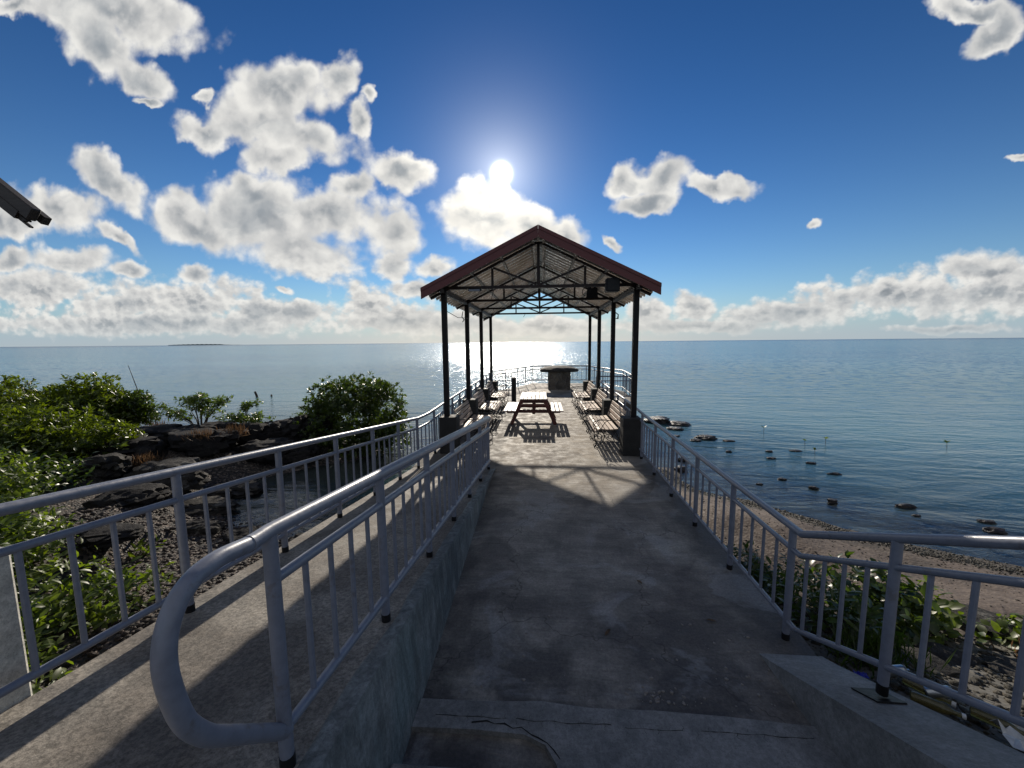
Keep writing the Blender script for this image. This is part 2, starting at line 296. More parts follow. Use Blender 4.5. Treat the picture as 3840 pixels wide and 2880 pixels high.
# foliage
def leafmat(name, c1, c2, trans, rough=.32):
    m, h, o = new_mat(name); P = objpos(h)
    n = h.noise(P, 2.6, 4, .6); n2 = h.noise(P, 17, 2, .5)
    c = h.mix(h.mr(n, .36, .64), c1, c2); k = h.mr(n2, .3, .7, .7, 1.3); c = h.v('MULTIPLY', c, h.xyz(k, k, k))
    p = h.n('ShaderNodeBsdfPrincipled'); h.l(c, p.inputs['Base Color']); p.inputs['Roughness'].default_value = rough; p.inputs['Specular IOR Level'].default_value = .55
    t = h.n('ShaderNodeBsdfTranslucent'); h.l(h.v('MULTIPLY', c, trans), t.inputs[0])
    mm = h.n('ShaderNodeMixShader'); mm.inputs[0].default_value = .42; h.l(p.outputs[0], mm.inputs[1]); h.l(t.outputs[0], mm.inputs[2]); h.l(mm.outputs[0], o.inputs[0]); return m
M['mangrove'] = leafmat('mangrove_leaves', (.055, .075, .010), (.10, .125, .015), (2.4, 2.6, .5))
M['dome'] = leafmat('dark_mangrove_leaves', (.034, .052, .010), (.068, .092, .013), (2.0, 2.3, .5))
M['creeper'] = leafmat('shore_shrub_leaves', (.060, .088, .016), (.105, .135, .022), (2.2, 2.4, .6), .42)
M['creeper_dark'] = leafmat('dark_shrub_leaves', (.035, .055, .013), (.06, .085, .018), (1.6, 1.9, .6))
M['light_leaf'] = leafmat('young_tree_leaves', (.055, .08, .02), (.10, .13, .03), (1.9, 2.2, .6))
M['dry'] = leafmat('dry_grass', (.10, .065, .038), (.16, .105, .06), (1.2, 1., .8), .7)
M['bark'] = rockmat('bark', (.035, .028, .022), (.07, .06, .05), (.12, .11, .09), .3)
def plain(name, col, rough=.5, metal=0., alpha=None, trans=0.):
    m, h, o = new_mat(name); P = objpos(h); n = h.noise(P, 25, 4, .6); k = h.mr(n, .3, .7, .82, 1.12)
    p = pbsdf(h, o, h.v('MULTIPLY', col, h.xyz(k, k, k)), rough, metal, bump=n, bs=.2, bd=.002); p.inputs['Transmission Weight'].default_value = trans; return m
M['paper'] = plain('white_paper', (.75, .75, .73)); M['yellow'] = plain('yellow_wrapper', (.75, .42, .05), .35); M['redw'] = plain('red_wrapper', (.45, .02, .03), .35)
M['bluew'] = plain('blue_wrapper', (.03, .04, .35), .35); M['can'] = plain('can_metal', (.55, .56, .55), .3, .9); M['bottle'] = plain('straw_coloured_plastic', (.20, .17, .06), .15, 0., None, .55)
M['cap'] = plain('white_plastic', (.6, .6, .58), .4); M['wire'] = plain('black_cable', (.02, .02, .02), .6); M['chip'] = plain('concrete_chips', (.26, .24, .22), .85)
M['pebble'] = rockmat('beach_pebble', (.025, .022, .02), (.09, .065, .052), (.20, .17, .14), .5, .55)
M['wracks'] = rockmat('wrack_pebble', (.028, .025, .018), (.075, .064, .045), (.20, .17, .13), .5, .55)
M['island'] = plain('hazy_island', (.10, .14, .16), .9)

# ------------------------------------------------------------------ mesh helpers
class MB:
    def __init__(s): s.v = []; s.f = []
    def add(s, vs, fs):
        b = len(s.v); s.v += [tuple(x) for x in vs]; s.f += [tuple(i+b for i in f) for f in fs]; return s
    def box(s, c, d, rot=None, bev=0.):
        hx, hy, hz = (k/2 for k in d); b = min(bev, hx*.45, hy*.45, hz*.45)
        if b <= 0:
            vs = [Vector((x, y, z)) for x in (-hx, hx) for y in (-hy, hy) for z in (-hz, hz)]
            fs = [(0, 1, 3, 2), (4, 6, 7, 5), (0, 4, 5, 1), (2, 3, 7, 6), (0, 2, 6, 4), (1, 5, 7, 3)]
        else:
            bm = bmesh.new(); bmesh.ops.create_cube(bm, size=1.)
            bmesh.ops.scale(bm, vec=(2*hx, 2*hy, 2*hz), verts=bm.verts)
            bmesh.ops.bevel(bm, geom=bm.edges[:], offset=b, segments=1, affect='EDGES')
            bm.verts.index_update(); vs = [v.co.copy() for v in bm.verts]; fs = [tuple(v.index for v in f.verts) for f in bm.faces]; bm.free()
        if rot is not None: vs = [rot @ v for v in vs]
        return s.add([v+Vector(c) for v in vs], fs)
    def bar(s, a, b, w, t, up=(0, 0, 1), bev=0.):
        a, b = Vector(a), Vector(b); d = b-a; y = d.normalized(); x = y.cross(Vector(up)).normalized(); z = x.cross(y)
        return s.box((a+b)/2, (w, d.length, t), Matrix((x, y, z)).transposed(), bev)
    def tube(s, pts, r, n=10, cap=True):
        pts = [Vector(p) for p in pts]; N = len(pts); rr = r if isinstance(r, (list, tuple)) else [r]*N
        ts = []
        for i in range(N):
            t = (pts[min(i+1, N-1)]-pts[max(i-1, 0)]); ts.append(t.normalized() if t.length else Vector((0, 0, 1)))
        ref = Vector((0, 0, 1)) if abs(ts[0].z) < .9 else Vector((1, 0, 0))
        x = ts[0].cross(ref).normalized(); vs = []
        for i in range(N):
            x = (x-ts[i]*x.dot(ts[i])).normalized(); y = ts[i].cross(x)
            k = 1.
            if 0 < i < N-1:
                c = ts[i].dot((pts[i+1]-pts[i]).normalized()); k = 1/max(c, .5)
            for j in range(n):
                a = 2*math.pi*j/n; vs.append(pts[i]+(x*math.cos(a)+y*math.sin(a))*rr[i]*(k if i not in (0, N-1) else 1))
        fs = [(i*n+j, i*n+(j+1) % n, (i+1)*n+(j+1) % n, (i+1)*n+j) for i in range(N-1) for j in range(n)]
        if cap: fs += [tuple(range(n-1, -1, -1)), tuple((N-1)*n+j for j in range(n))]
        return s.add(vs, fs)
    def cyl(s, c, r, h, n=16, r2=None, ax=None):
        c = Vector(c); ax = Vector(ax or (0, 0, 1)).normalized(); return s.tube([c, c+ax*h], [r, r if r2 is None else r2], n)
    def prism(s, poly, z0, z1):      # polygon in xy (counter-clockwise)
        n = len(poly); zz = (lambda p, z: z(p) if callable(z) else z)
        vs = [(p[0], p[1], zz(p, z0)) for p in poly]+[(p[0], p[1], zz(p, z1)) for p in poly]
        return s.add(vs, [tuple(range(n-1, -1, -1)), tuple(range(n, 2*n))]+[(i, (i+1) % n, n+(i+1) % n, n+i) for i in range(n)])
    def build(s, name, mat, parent=None, smooth=None, tags=None):
        me = bpy.data.meshes.new(name); me.from_pydata(s.v, [], s.f); me.materials.append(mat); me.update()
        if smooth:
            me.polygons.foreach_set('use_smooth', [True]*len(me.polygons))
            if smooth != 'all': me.set_sharp_from_angle(angle=R(smooth))
        ob = bpy.data.objects.new(name, me); C.objects.link(ob)
        if parent: ob.parent = parent; ob.matrix_parent_inverse = Matrix.Translation(-parent.location) if parent.type == 'EMPTY' and False else Matrix()
        if tags: tag(ob, **tags)
        return ob
import bmesh
def tag(o, label=None, cat=None, group=None, kind=None):
    if label: o['label'] = label
    if cat: o['category'] = cat
    if group: o['group'] = group
    if kind: o['kind'] = kind
    return o
def thing(name, label, cat, group=None, loc=(0, 0, 0)):
    o = bpy.data.objects.new(name, None); C.objects.link(o); o.location = loc; o.empty_display_size = .2
    return tag(o, label, cat, group)
def copy_tree(o, parent=None):
    c = o.copy(); C.objects.link(c)
    if parent: c.parent = parent
    for ch in list(o.children): copy_tree(ch, c)
    return c
# a thing built in world coordinates: children carry world coordinates minus the base location
class Thing:
    def __init__(s, name, label, cat, group=None, loc=(0, 0, 0)): s.o = thing(name, label, cat, group, loc); s.loc = Vector(loc)
    def part(s, mb, name, mat, smooth=None, parent=None, label=None):
        mb.v = [(x-s.loc.x, y-s.loc.y, z-s.loc.z) for x, y, z in mb.v]
        ob = mb.build(name, mat, parent or s.o, smooth)
        if label: ob['label'] = label
        return ob

# ------------------------------------------------------------------ ground and sea
LAND_L = [(-2.3, -40), (-2.3, 5.9), (-3.6, 5.75), (-5.0, 5.9), (-6.2, 6.1), (-7.1, 7.0), (-7.3, 8.3), (-6.3, 9.3), (-5.4, 10.2), (-4.7, 11.0), (-5.2, 12.0), (-7.0, 12.6), (-9.5, 11.9), (-11.5, 11.9), (-14., 12.6), (-19., 13.6), (-60, 19), (-60, -40)]
LAND_R = [(2.0, -40), (2.0, 10.2), (3.2, 10.0), (3.25, 9.1), (3.9, 8.4), (4.8, 7.6), (5.4, 6.75), (6.1, 6.3), (7.0, 5.8), (9.5, 4.9), (16, 3.5), (60, 0), (60, -40)]
def sdist(px, py, poly):
    px = np.asarray(px, float); py = np.asarray(py, float); d = np.full(px.shape, 1e9); ins = np.zeros(px.shape, bool); n = len(poly)
    for i in range(n):
        x0, y0 = poly[i]; x1, y1 = poly[(i+1) % n]; ex, ey = x1-x0, y1-y0
        t = np.clip(((px-x0)*ex+(py-y0)*ey)/(ex*ex+ey*ey), 0, 1)
        d = np.minimum(d, np.hypot(px-x0-ex*t, py-y0-ey*t))
        if y0 != y1: ins ^= ((y0 > py) != (y1 > py)) & (px < (x1-x0)*(py-y0)/(y1-y0)+x0)
    return np.where(ins, d, -d)
def fb(x, y, s, o=3):
    return noise.fractal(Vector((x*s, y*s, 1.7)), 1., 2.1, o)
def ground_z(x, y, rough=True):
    x = np.atleast_1d(np.asarray(x, float)); y = np.atleast_1d(np.asarray(y, float))
    a = sdist(x, y, LAND_L); b = sdist(x, y, LAND_R); d = np.maximum(a, b)
    nz = np.array([fb(p, q, .55, 4) for p, q in zip(x.ravel(), y.ravel())]).reshape(x.shape) if rough else 0
    s = d+nz*.55
    inland = -1.+np.where(s < 2.2, s*.15, .33+(s-2.2)*.05)
    inland = np.minimum(inland, -.33)
    off = -1.+s*.13
    z = np.where(s > 0, inland+nz*.04*np.clip(s, 0, 1), off)
    z = np.maximum(z, -2.6)
    z = np.where((a > 0) & (x < -6.2), z+.22*np.clip(a, 0, 1.2)+nz*.16*np.clip(a, 0, 1), z)      # the lava bank
    lift = -.06-.30*np.clip(y-2.5, 0, 9)-.10*np.clip(x-2.6, 0, 9)
    z = np.where((x > 1.9) & (y < 4.2), np.maximum(z, lift+nz*.11), z)
    return z
def gz(x, y): return float(ground_z(x, y)[0])
def axis(lo, hi, step, far):
    a = np.arange(lo, hi+step/2, step); g_ = []; s = step; v = hi
    while v < far: s *= 1.35; v += s; g_.append(v)
    l_ = []; s = step; v = lo
    while v > -far: s *= 1.35; v -= s; l_.append(v)
    return np.array(l_[::-1]+list(a)+g_)
def sheet(name, xs, ys, zf, mat, attrs, label=None):
    X, Y = np.meshgrid(xs, ys); Z = zf(X.ravel(), Y.ravel()); nx, ny = len(xs), len(ys)
    co = np.stack([X.ravel(), Y.ravel(), Z], 1).astype(np.float32)
    i = np.arange(nx*ny).reshape(ny, nx); q_ = np.stack([i[:-1, :-1], i[:-1, 1:], i[1:, 1:], i[1:, :-1]], -1).reshape(-1, 4)
    me = bpy.data.meshes.new(name); me.from_pydata(co.tolist(), [], q_.tolist()); me.materials.append(mat)
    me.polygons.foreach_set('use_smooth', [True]*len(me.polygons))
    for k, fn in attrs.items():
        at_ = me.attributes.new(k, 'FLOAT', 'POINT'); at_.data.foreach_set('value', np.asarray(fn(X.ravel(), Y.ravel()), np.float32))
    o = bpy.data.objects.new(name, me); C.objects.link(o); o['kind'] = 'structure'; return o
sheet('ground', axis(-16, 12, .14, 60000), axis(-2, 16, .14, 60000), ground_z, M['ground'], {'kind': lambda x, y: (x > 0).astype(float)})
def deepf(x, y):
    d = -np.maximum(sdist(x, y, LAND_L), sdist(x, y, LAND_R)); return np.clip((d-1.2)/8.5, 0, 1)**.85*.96
def calmf(x, y):
    d = -np.maximum(sdist(x, y, LAND_L), sdist(x, y, LAND_R)); return 1-np.clip((d-.5)/11., 0, 1)
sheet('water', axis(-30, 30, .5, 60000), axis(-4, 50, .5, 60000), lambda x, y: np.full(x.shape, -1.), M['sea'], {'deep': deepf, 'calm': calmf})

# far low island on the left horizon
mb = MB(); N = 60; pts = []
for i in range(N+1):
    t = i/N; ang_ = R(-41.6-4.4+0)+t*R(6.6); d = 7000
    hgt = (5+13*math.sin(math.pi*min(t*1.15, 1))**.6*(.8+.2*math.sin(i*1.7)))*(1 if t < .75 else .6)
    pts.append((math.sin(ang_)*d, math.cos(ang_)*d, hgt))
vs = [(x, y, -1.5) for x, y, z in pts]+[(x, y, z-1) for x, y, z in pts]+[(x*1.1, y*1.1, z*.9-1) for x, y, z in pts]+[(x*1.1, y*1.1, -1.5) for x, y, z in pts]
mb.add(vs, [(k*(N+1)+i, k*(N+1)+i+1, (k+1)*(N+1)+i+1, (k+1)*(N+1)+i) for k in range(3) for i in range(N)])
mb.build('island', M['island'], smooth='all', tags=dict(kind='structure'))

# ------------------------------------------------------------------ the pier
RE, SL = 6.78, .128                    # ramp: z = SL*(RE-y)
rampz = lambda p: max(0., SL*(RE-p[1]))+.004 if p[1] < RE else .004
FAR = [(2.12, 14.85), (3.55, 14.85), (3.75, 17.9), (2.48, 21.45), (-.50, 21.45), (-1.22, 19.6), (-2.35, 17.6), (-2.35, 14.85)]
mb = MB()
# one slab: narrow pier then the wider platform, outline counter-clockwise
pier = [(-.80, .6), (1.80, .6), (2.02, 2.9), (2.08, 7.4), (2.2, 14.7)]+FAR[1:]+[(-2.35, 6.78), (-.86, 6.78)]
pier[5] = (3.6, 14.7); pier.insert(6, (3.8, 17.9)); pier = [(-.80, .6), (1.80, .6), (2.02, 2.9), (2.08, 7.4), (2.2, 14.7), (3.6, 14.7), (3.8, 17.9), (2.5, 21.5), (-.52, 21.5), (-1.26, 19.65), (-2.4, 17.65), (-2.4, 6.78), (-.86, 6.78)]
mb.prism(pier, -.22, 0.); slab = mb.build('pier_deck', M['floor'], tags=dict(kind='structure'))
mb = MB(); sub = [(x*.985, y) for x, y in pier]
mb.prism([(-2.3, 6.9), (2.0, 6.9), (2.12, 14.75), (3.5, 14.75), (3.9, 18.), (2.55, 21.7), (-.55, 21.7), (-1.35, 19.7), (-2.5, 17.7)], -2.7, -.224)
mb.prism([(-.8, .3), (1.95, .3), (2.0, 6.89), (-.8, 6.89)], -1.2, -.228)
mb.build('pier_foundation', M['wall'], tags=dict(kind='structure'))
# accessible ramp on the left with its battered side wall
mb = MB()
y0, y1 = -1.2, RE
prof = lambda y: max(SL*(RE-y), .0)
vs = []
for y in (y0, 1.2, 3., 5., y1):
    z = prof(y)+.006; vs += [(-2.36, y, z), (-.835, y, z), (-.775-.10*(y-1.8)/5, y, -.003 if z > .02 else -.003), (-2.36, y, -1.3)]
fs = [(i*4+k, i*4+(k+1) % 4, (i+1)*4+(k+1) % 4, (i+1)*4+k) for i in range(4) for k in range(4)]+[(0, 1, 2, 3), (19, 18, 17, 16)]
mb.add(vs, [f[::-1] for f in fs]); mb.build('access_ramp', M['ramp'], tags=dict(label='sloping concrete ramp on the left between the two grey railings', cat='ramp'))
# rendered side wall with a slightly raised rough mortar strip along its head
mb = MB(); ys = [1.0+i*.12 for i in range(49)]; vs = []
for i, y in enumerate(ys):
    z = prof(y); w = .07+.045*noise.noise(Vector((y*2.1, 0, 0)))+.02*noise.noise(Vector((y*9, 3, 0))); e = .004*noise.noise(Vector((y*7, 9, 0)))
    vs += [(-.835-w-.02, y, z+.004), (-.835-w, y, z+.016), (-.826+e, y, z+.016), (-.766-.10*(y-1.8)/5+e, y, -.002)]
mb.add(vs, [(i*4+k, i*4+4+k, i*4+5+k, i*4+1+k) for i in range(48) for k in range(3)])
mb.build('ramp_wall', M['wall'], tags=dict(label='blue grey rendered side wall of the ramp, streaked and stained', cat='wall'))
# stairs down to the pier
t = Thing('stairs', 'cracked concrete steps at the near end of the walkway', 'stairs')
xl, xr = -.77, 1.66
mb = MB(); mb.prism([(xl, 2.0), (-.4, 2.01), (-.1, 2.0), (.02, 1.95), (.08, 1.85), (.12, 1.66), (.42, 1.66), (.5, 1.86), (.9, 1.84), (xr, 1.88), (xr, 2.16), (1.1, 2.19), (.7, 2.20), (.3, 2.19), (0, 2.215), (-.4, 2.19), (xl, 2.185)], .001, .035); t.part(mb, 'sill', M['parapet'])
mb = MB()
for k in range(4):
    mb.box(((xl+xr)/2, 1.70-.35*k-.3, .17*(k+1)/2), (xr-xl-.004*k, .6, .17*(k+1)-.004*k), bev=.012)
t.part(mb, 'flight', M['parapet'])
# cracks: dark broken line across the sill
mb = MB(); random.seed(5)
def crack(pts, w, z):
    vs = []; fs = []
    for i, (x, y) in enumerate(pts):
        k = w*(.35+random.random()); vs += [(x, y-k, z), (x, y+k, z)]
        if i: fs.append((2*i-2, 2*i, 2*i+1, 2*i-1))
    mb.add(vs, [f for f in fs])
xs_ = np.linspace(-.70, 1.6, 90); [crack([(x, 2.085+.012*noise.noise(Vector((x*9, 0, 0)))+.02*noise.noise(Vector((x*2.3, 4, 0)))) for x in xs_[a_:b_]], .0019, .0365) for a_, b_ in ((2, 20), (21, 44), (46, 60), (63, 88))]
px_ = [(-.42, 2.05), (-.33, 2.065), (-.28, 2.05), (-.22, 2.055), (-.17, 2.03), (-.12, 2.04), (-.06, 2.0), (-.02, 1.985), (.03, 1.96), (.07, 1.92), (.10, 1.88)]
crack(px_, .0048, .0362)
for x in np.arange(-.6, 1.5, .075): crack([(x+random.uniform(-.01, .01), 2.085+j*.017) for j in range(-2, 3)], .0013, .0364)
M['crackm'] = plain('crack_dirt', (.012, .011, .01), .95)
t.part(mb, 'crack', M['crackm'])
# parapet on the right of the stairs
t = Thing('stair_parapet', 'sloping concrete parapet flanking the steps on the right', 'parapet')
mb = MB(); vs = []
st_ = [(2.74, 0.), (2.60, .06), (2.1, .305), (1.5, .60), (.3, 1.19)]
for y, z in st_:
    vs += [(1.60+.03*(2.74-y)*0, y, z-.0), (2.04, y, z+.0), (2.06, y, -1.2), (1.615, y, -.25)]
n_ = len(st_)
mb.add(vs, [(i*4+k, i*4+(k+1) % 4, (i+1)*4+(k+1) % 4, (i+1)*4+k) for i in range(n_-1) for k in range(4)]+[(3, 2, 1, 0), (16, 17, 18, 19)])
pp = t.part(mb, 'coping', M['parapet'])

# quay behind the camera
mb = MB(); mb.prism([(2.1, -40), (2.1, .1), (60, -2), (60, -40)], -1.3, .78); mb.prism([(-60, -40), (-60, -.5), (-2.6, -.5), (-2.4, -40)], -1.3, .80); mb.prism([(-2.39, -40), (-2.39, -1.21), (-.8, -1.21), (-.8, .3), (1.95, .3), (2.09, -40)], -1.3, .84)
mb.build('promenade', M['floor'], tags=dict(kind='structure'))

# ------------------------------------------------------------------ railings
def lerp_path(path, y):
    for a, b in zip(path, path[1:]):
        lo, hi = sorted((a[1], b[1]))
        if lo <= y <= hi: k = (y-a[1])/(b[1]-a[1]); return Vector(a).lerp(Vector(b), k)
    return Vector(path[0] if y < path[0][1] else path[-1])
def railing(name, label, path, posts, offs=(.90, .735, .155), rtop=.027, rmid=.0195, rpost=.0255, rbal=.0125, nbal=4, base=None, matn='rail', foot=True, group=None, ends=(True, True), skip=None, top_extra=None, fh=.05):
    """path: list of (x,y,z) floor-line points; posts: list of arc lengths"""
    P_ = [Vector(p) for p in path]; seg = [(b-a).length for a, b in zip(P_, P_[1:])]; cum = [0]
    for s_ in seg: cum.append(cum[-1]+s_)
    def at(s_):
        for i in range(len(seg)):
            if s_ <= cum[i+1]+1e-6: return P_[i].lerp(P_[i+1], (s_-cum[i])/seg[i])
        return P_[-1].copy()
    t = Thing(name, label, 'railing', group, tuple(at(posts[0])))
    up = Vector((0, 0, 1)); mm = M[matn]
    rel = [c for c in cum if posts[0] < c < posts[-1]]
    ss = sorted([posts[0]]+rel+[posts[-1]])
    tops = [at(s_)+up*offs[0] for s_ in ss]
    if top_extra: tops = top_extra+tops
    t.part(MB().tube(tops, rtop, 14), 'top_rail', mm, 40)
    t.part(MB().tube([at(s_)+up*offs[1] for s_ in ss], rmid, 12), 'middle_rail', mm, 40)
    t.part(MB().tube([at(s_)+up*offs[2] for s_ in ss], rmid, 12), 'bottom_rail', mm, 40)
    for i, s_ in enumerate(posts):
        p = at(s_)
        po = t.part(MB().tube([p+up*fh, p+up*(offs[0]-rtop*.5)], rpost, 12), 'post', mm, 40)
        if foot: t.part(MB().tube([p-up*.01, p+up*fh], rpost+.002, 12), 'post_foot', M['black'], 40, parent=po)
    for a, b in zip(posts, posts[1:]):
        for k in range(1, nbal+1):
            s_ = a+(b-a)*k/(nbal+1)
            if skip and skip(at(s_)): continue
            p = at(s_); t.part(MB().tube([p+up*offs[2], p+up*offs[1]], rbal, 8), 'baluster', mm, 40)
    return t
zr = lambda y: prof(y)+.006
# inner ramp railing with its looped end
x = -.955; yst = [1.22+.915*i for i in range(7)]
L0 = (Vector((x, yst[-1], zr(yst[-1])))-Vector((x, yst[0], zr(yst[0])))).length
loop = []
T0 = Vector((x, 1.22, zr(1.22)+.90))
cy, cz, rad = .905, 1.30, .0
lp = [(1.13, 1.650), (1.06, 1.663), (1.0, 1.671), (.93, 1.664), (.875, 1.632), (.84, 1.575), (.825, 1.50), (.832, 1.41), (.857, 1.30), (.90, 1.215), (.95, 1.15), (1.10, .99), (1.205, .88)]
lp = [(1.22, 1.638)]+lp+[(1.235, .862)]; loop = []
for i in range(len(lp)-1):
    p0, p1, p2, p3 = [Vector(lp[min(max(i+j, 0), len(lp)-1)]) for j in (-1, 0, 1, 2)]
    for k in range(4):
        w = k/4; c2 = .5*((2*p1)+(p2-p0)*w+(2*p0-5*p1+4*p2-p3)*w*w+(3*p1-p0-3*p2+p3)*w**3); loop.append(Vector((x, c2[0], c2[1])))
loop = loop[4:][::-1]+[]
railing('ramp_railing', 'grey railing down the right side of the ramp, with a looped handrail end', [(x, yst[0], zr(yst[0])), (x, yst[-1], zr(yst[-1]))], [L0*i/6 for i in range(7)], top_extra=loop, rtop=.027, offs=(.93, .745, .155))
inner = bpy.data.objects['ramp_railing']
pa, pb = Vector((x, 1.135, 1.6495)), Vector((x, 1.122, 1.6515)); o_ = MB().tube([pa-inner.location, pb-inner.location], .0292, 14).build('weld_collar', M['rail'], inner, 60)
# outer ramp railing, kinks level beside the shelter
x = -2.25
path = [(x, -.61, zr(-.61)), (x, RE, .006), (x+.04, 7.25, 0), (x, 9.4, 0), (x-.02, 15.0, 0)]
ysl = [-.61+.915*i for i in range(9)]; k_ = math.sqrt(1+SL*SL)
posts = [(y+.61)*k_ for y in ysl]+[(6.71+.61)*k_+.1+.9*i for i in range(1, 10)]
railing('outer_railing', 'long grey railing along the left outer edge of the ramp and shelter', path, posts, offs=(.925, .745, .155))
# right railing, rises beside the stairs
path = [(1.93, .35, .49*(2.8-.35)-.0), (1.88, 2.8, .0), (1.95, 7.4, 0), (2.0, 8.5, 0), (2.09, 14.85, 0)]
s0 = (Vector(path[1])-Vector(path[0])).length
posts = [s0-.78-1.02, s0-.78]+[s0+.1+.925*i for i in range(13)]
rr_ = railing('right_railing', 'long grey railing along the right edge, rising beside the stairs', path, posts)
mb = MB(); mb.box((1.885, 2.11, .307), (.15, .19, .008), Matrix.Rotation(-math.atan(.49), 3, 'X')); rr_.part(mb, 'base_plate', M['black'])
# platform railings
P6 = [(2.09, 14.86, 0), (3.52, 14.86, 0), (3.72, 17.85, 0), (2.46, 21.38, 0), (-.48, 21.38, 0), (-1.20, 19.55, 0), (-2.28, 17.6, 0), (-2.3, 15.1, 0)]
cum = [0]
for a, b in zip(P6, P6[1:]): cum.append(cum[-1]+(Vector(b)-Vector(a)).length)
posts = []
for a, b in zip(cum, cum[1:]):
    n_ = max(1, round((b-a)/1.0)); posts += [a+(b-a)*i/n_ for i in range(n_)]
posts.append(cum[-1])
railing('platform_railing', 'dark railing around the wide platform at the far end of the pier', P6, posts, offs=(.97, .80, .2), rtop=.026, rmid=.018, rpost=.024, rbal=.010, nbal=3, matn='rail', foot=False)
# barrier panel on the left, between the last plinth and the low pillar
mb = MB(); mb.box((-1.07, 15.0, .46), (.15, .18, .92), bev=.01); mb.build('low_pillar', M['plinth'], tags=dict(label='low dark concrete pillar at the end of the metal barrier', cat='pillar'))
t = Thing('metal_barrier', 'square metal barrier closing the left side between last plinth and low pillar', 'barrier', loc=(-1.55, 15.0, 0))
mb = MB(); z_ = [.22, .42, .62, .80, .95, 1.10]
for z in z_: mb.tube([(-1.93, 15., z), (-1.16, 15., z)], .014, 8)
t.part(mb, 'rails', M['rail'], 40)
for xx in (-1.93, -1.16): t.part(MB().tube([(xx, 15., 0), (xx, 15., 1.115)], .02, 8), 'post', M['rail'], 40)
for i in range(6): xx = -1.93+.77*(i+1)/7; t.part(MB().tube([(xx, 15., .22), (xx, 15., .80)], .009, 6), 'baluster', M['rail'], 40)
# pale pier beside the ramp
mb = MB(); mb.box((-2.60, 1.25, .06), (.44, .44, 2.7), bev=.015); mb.build('boundary_pillar', M['pale'], tags=dict(label='pale square concrete pillar outside the left railing, nearest the viewer', cat='pillar'))

# ------------------------------------------------------------------ shelter
XC, PX, PY = -.06, 1.92, [7.86, 10.28, 12.70, 15.12]
t = Thing('shelter', 'open shelter with corrugated gable roof and oxblood fascia on dark posts', 'shelter', loc=(XC, 11.4, 0))
CH = 3.40; AP = 4.30; XH = 2.235; MR = .487
roofz = lambda d: 4.34-MR*abs(d)          # underside of the sheets
for side in (-1, 1):
    for y in PY:
        xx = XC+side*PX
        t.part(MB().box((xx, y, (.77+3.44)/2), (.105, .105, 3.44-.77), bev=.006), 'post', M['post'])
for y in PY:
    mb = MB(); mb.box((XC, y, CH), (2*PX-.11, .05, .06)); t.part(mb, 'tie_beam', M['truss'])
    for s_ in (-1, 1):
        mb = MB(); mb.bar((XC+s_*.03, y, roofz(0)-.09), (XC+s_*(XH-.04), y, roofz(XH-.04)-.07), .05, .06, up=(0, 1, 0)); t.part(mb, 'rafter', M['truss'])
        mb = MB(); mb.bar((XC+s_*.035, y, CH+.04), (XC+s_*.90, y, roofz(.90)-.12), .04, .04, up=(0, 1, 0)); t.part(mb, 'diagonal_strut', M['truss'])
        mb = MB(); mb.box((XC+s_*.92, y, (CH+.03+roofz(.92)-.12)/2), (.045, .045, roofz(.92)-.12-CH-.03)); t.part(mb, 'upright_strut', M['truss'])
    mb = MB(); mb.box((XC, y, (CH+.03+roofz(0)-.08)/2), (.055, .055, roofz(0)-.08-CH-.03)); t.part(mb, 'king_post', M['truss'])
Y0, Y1 = 7.46, 15.5
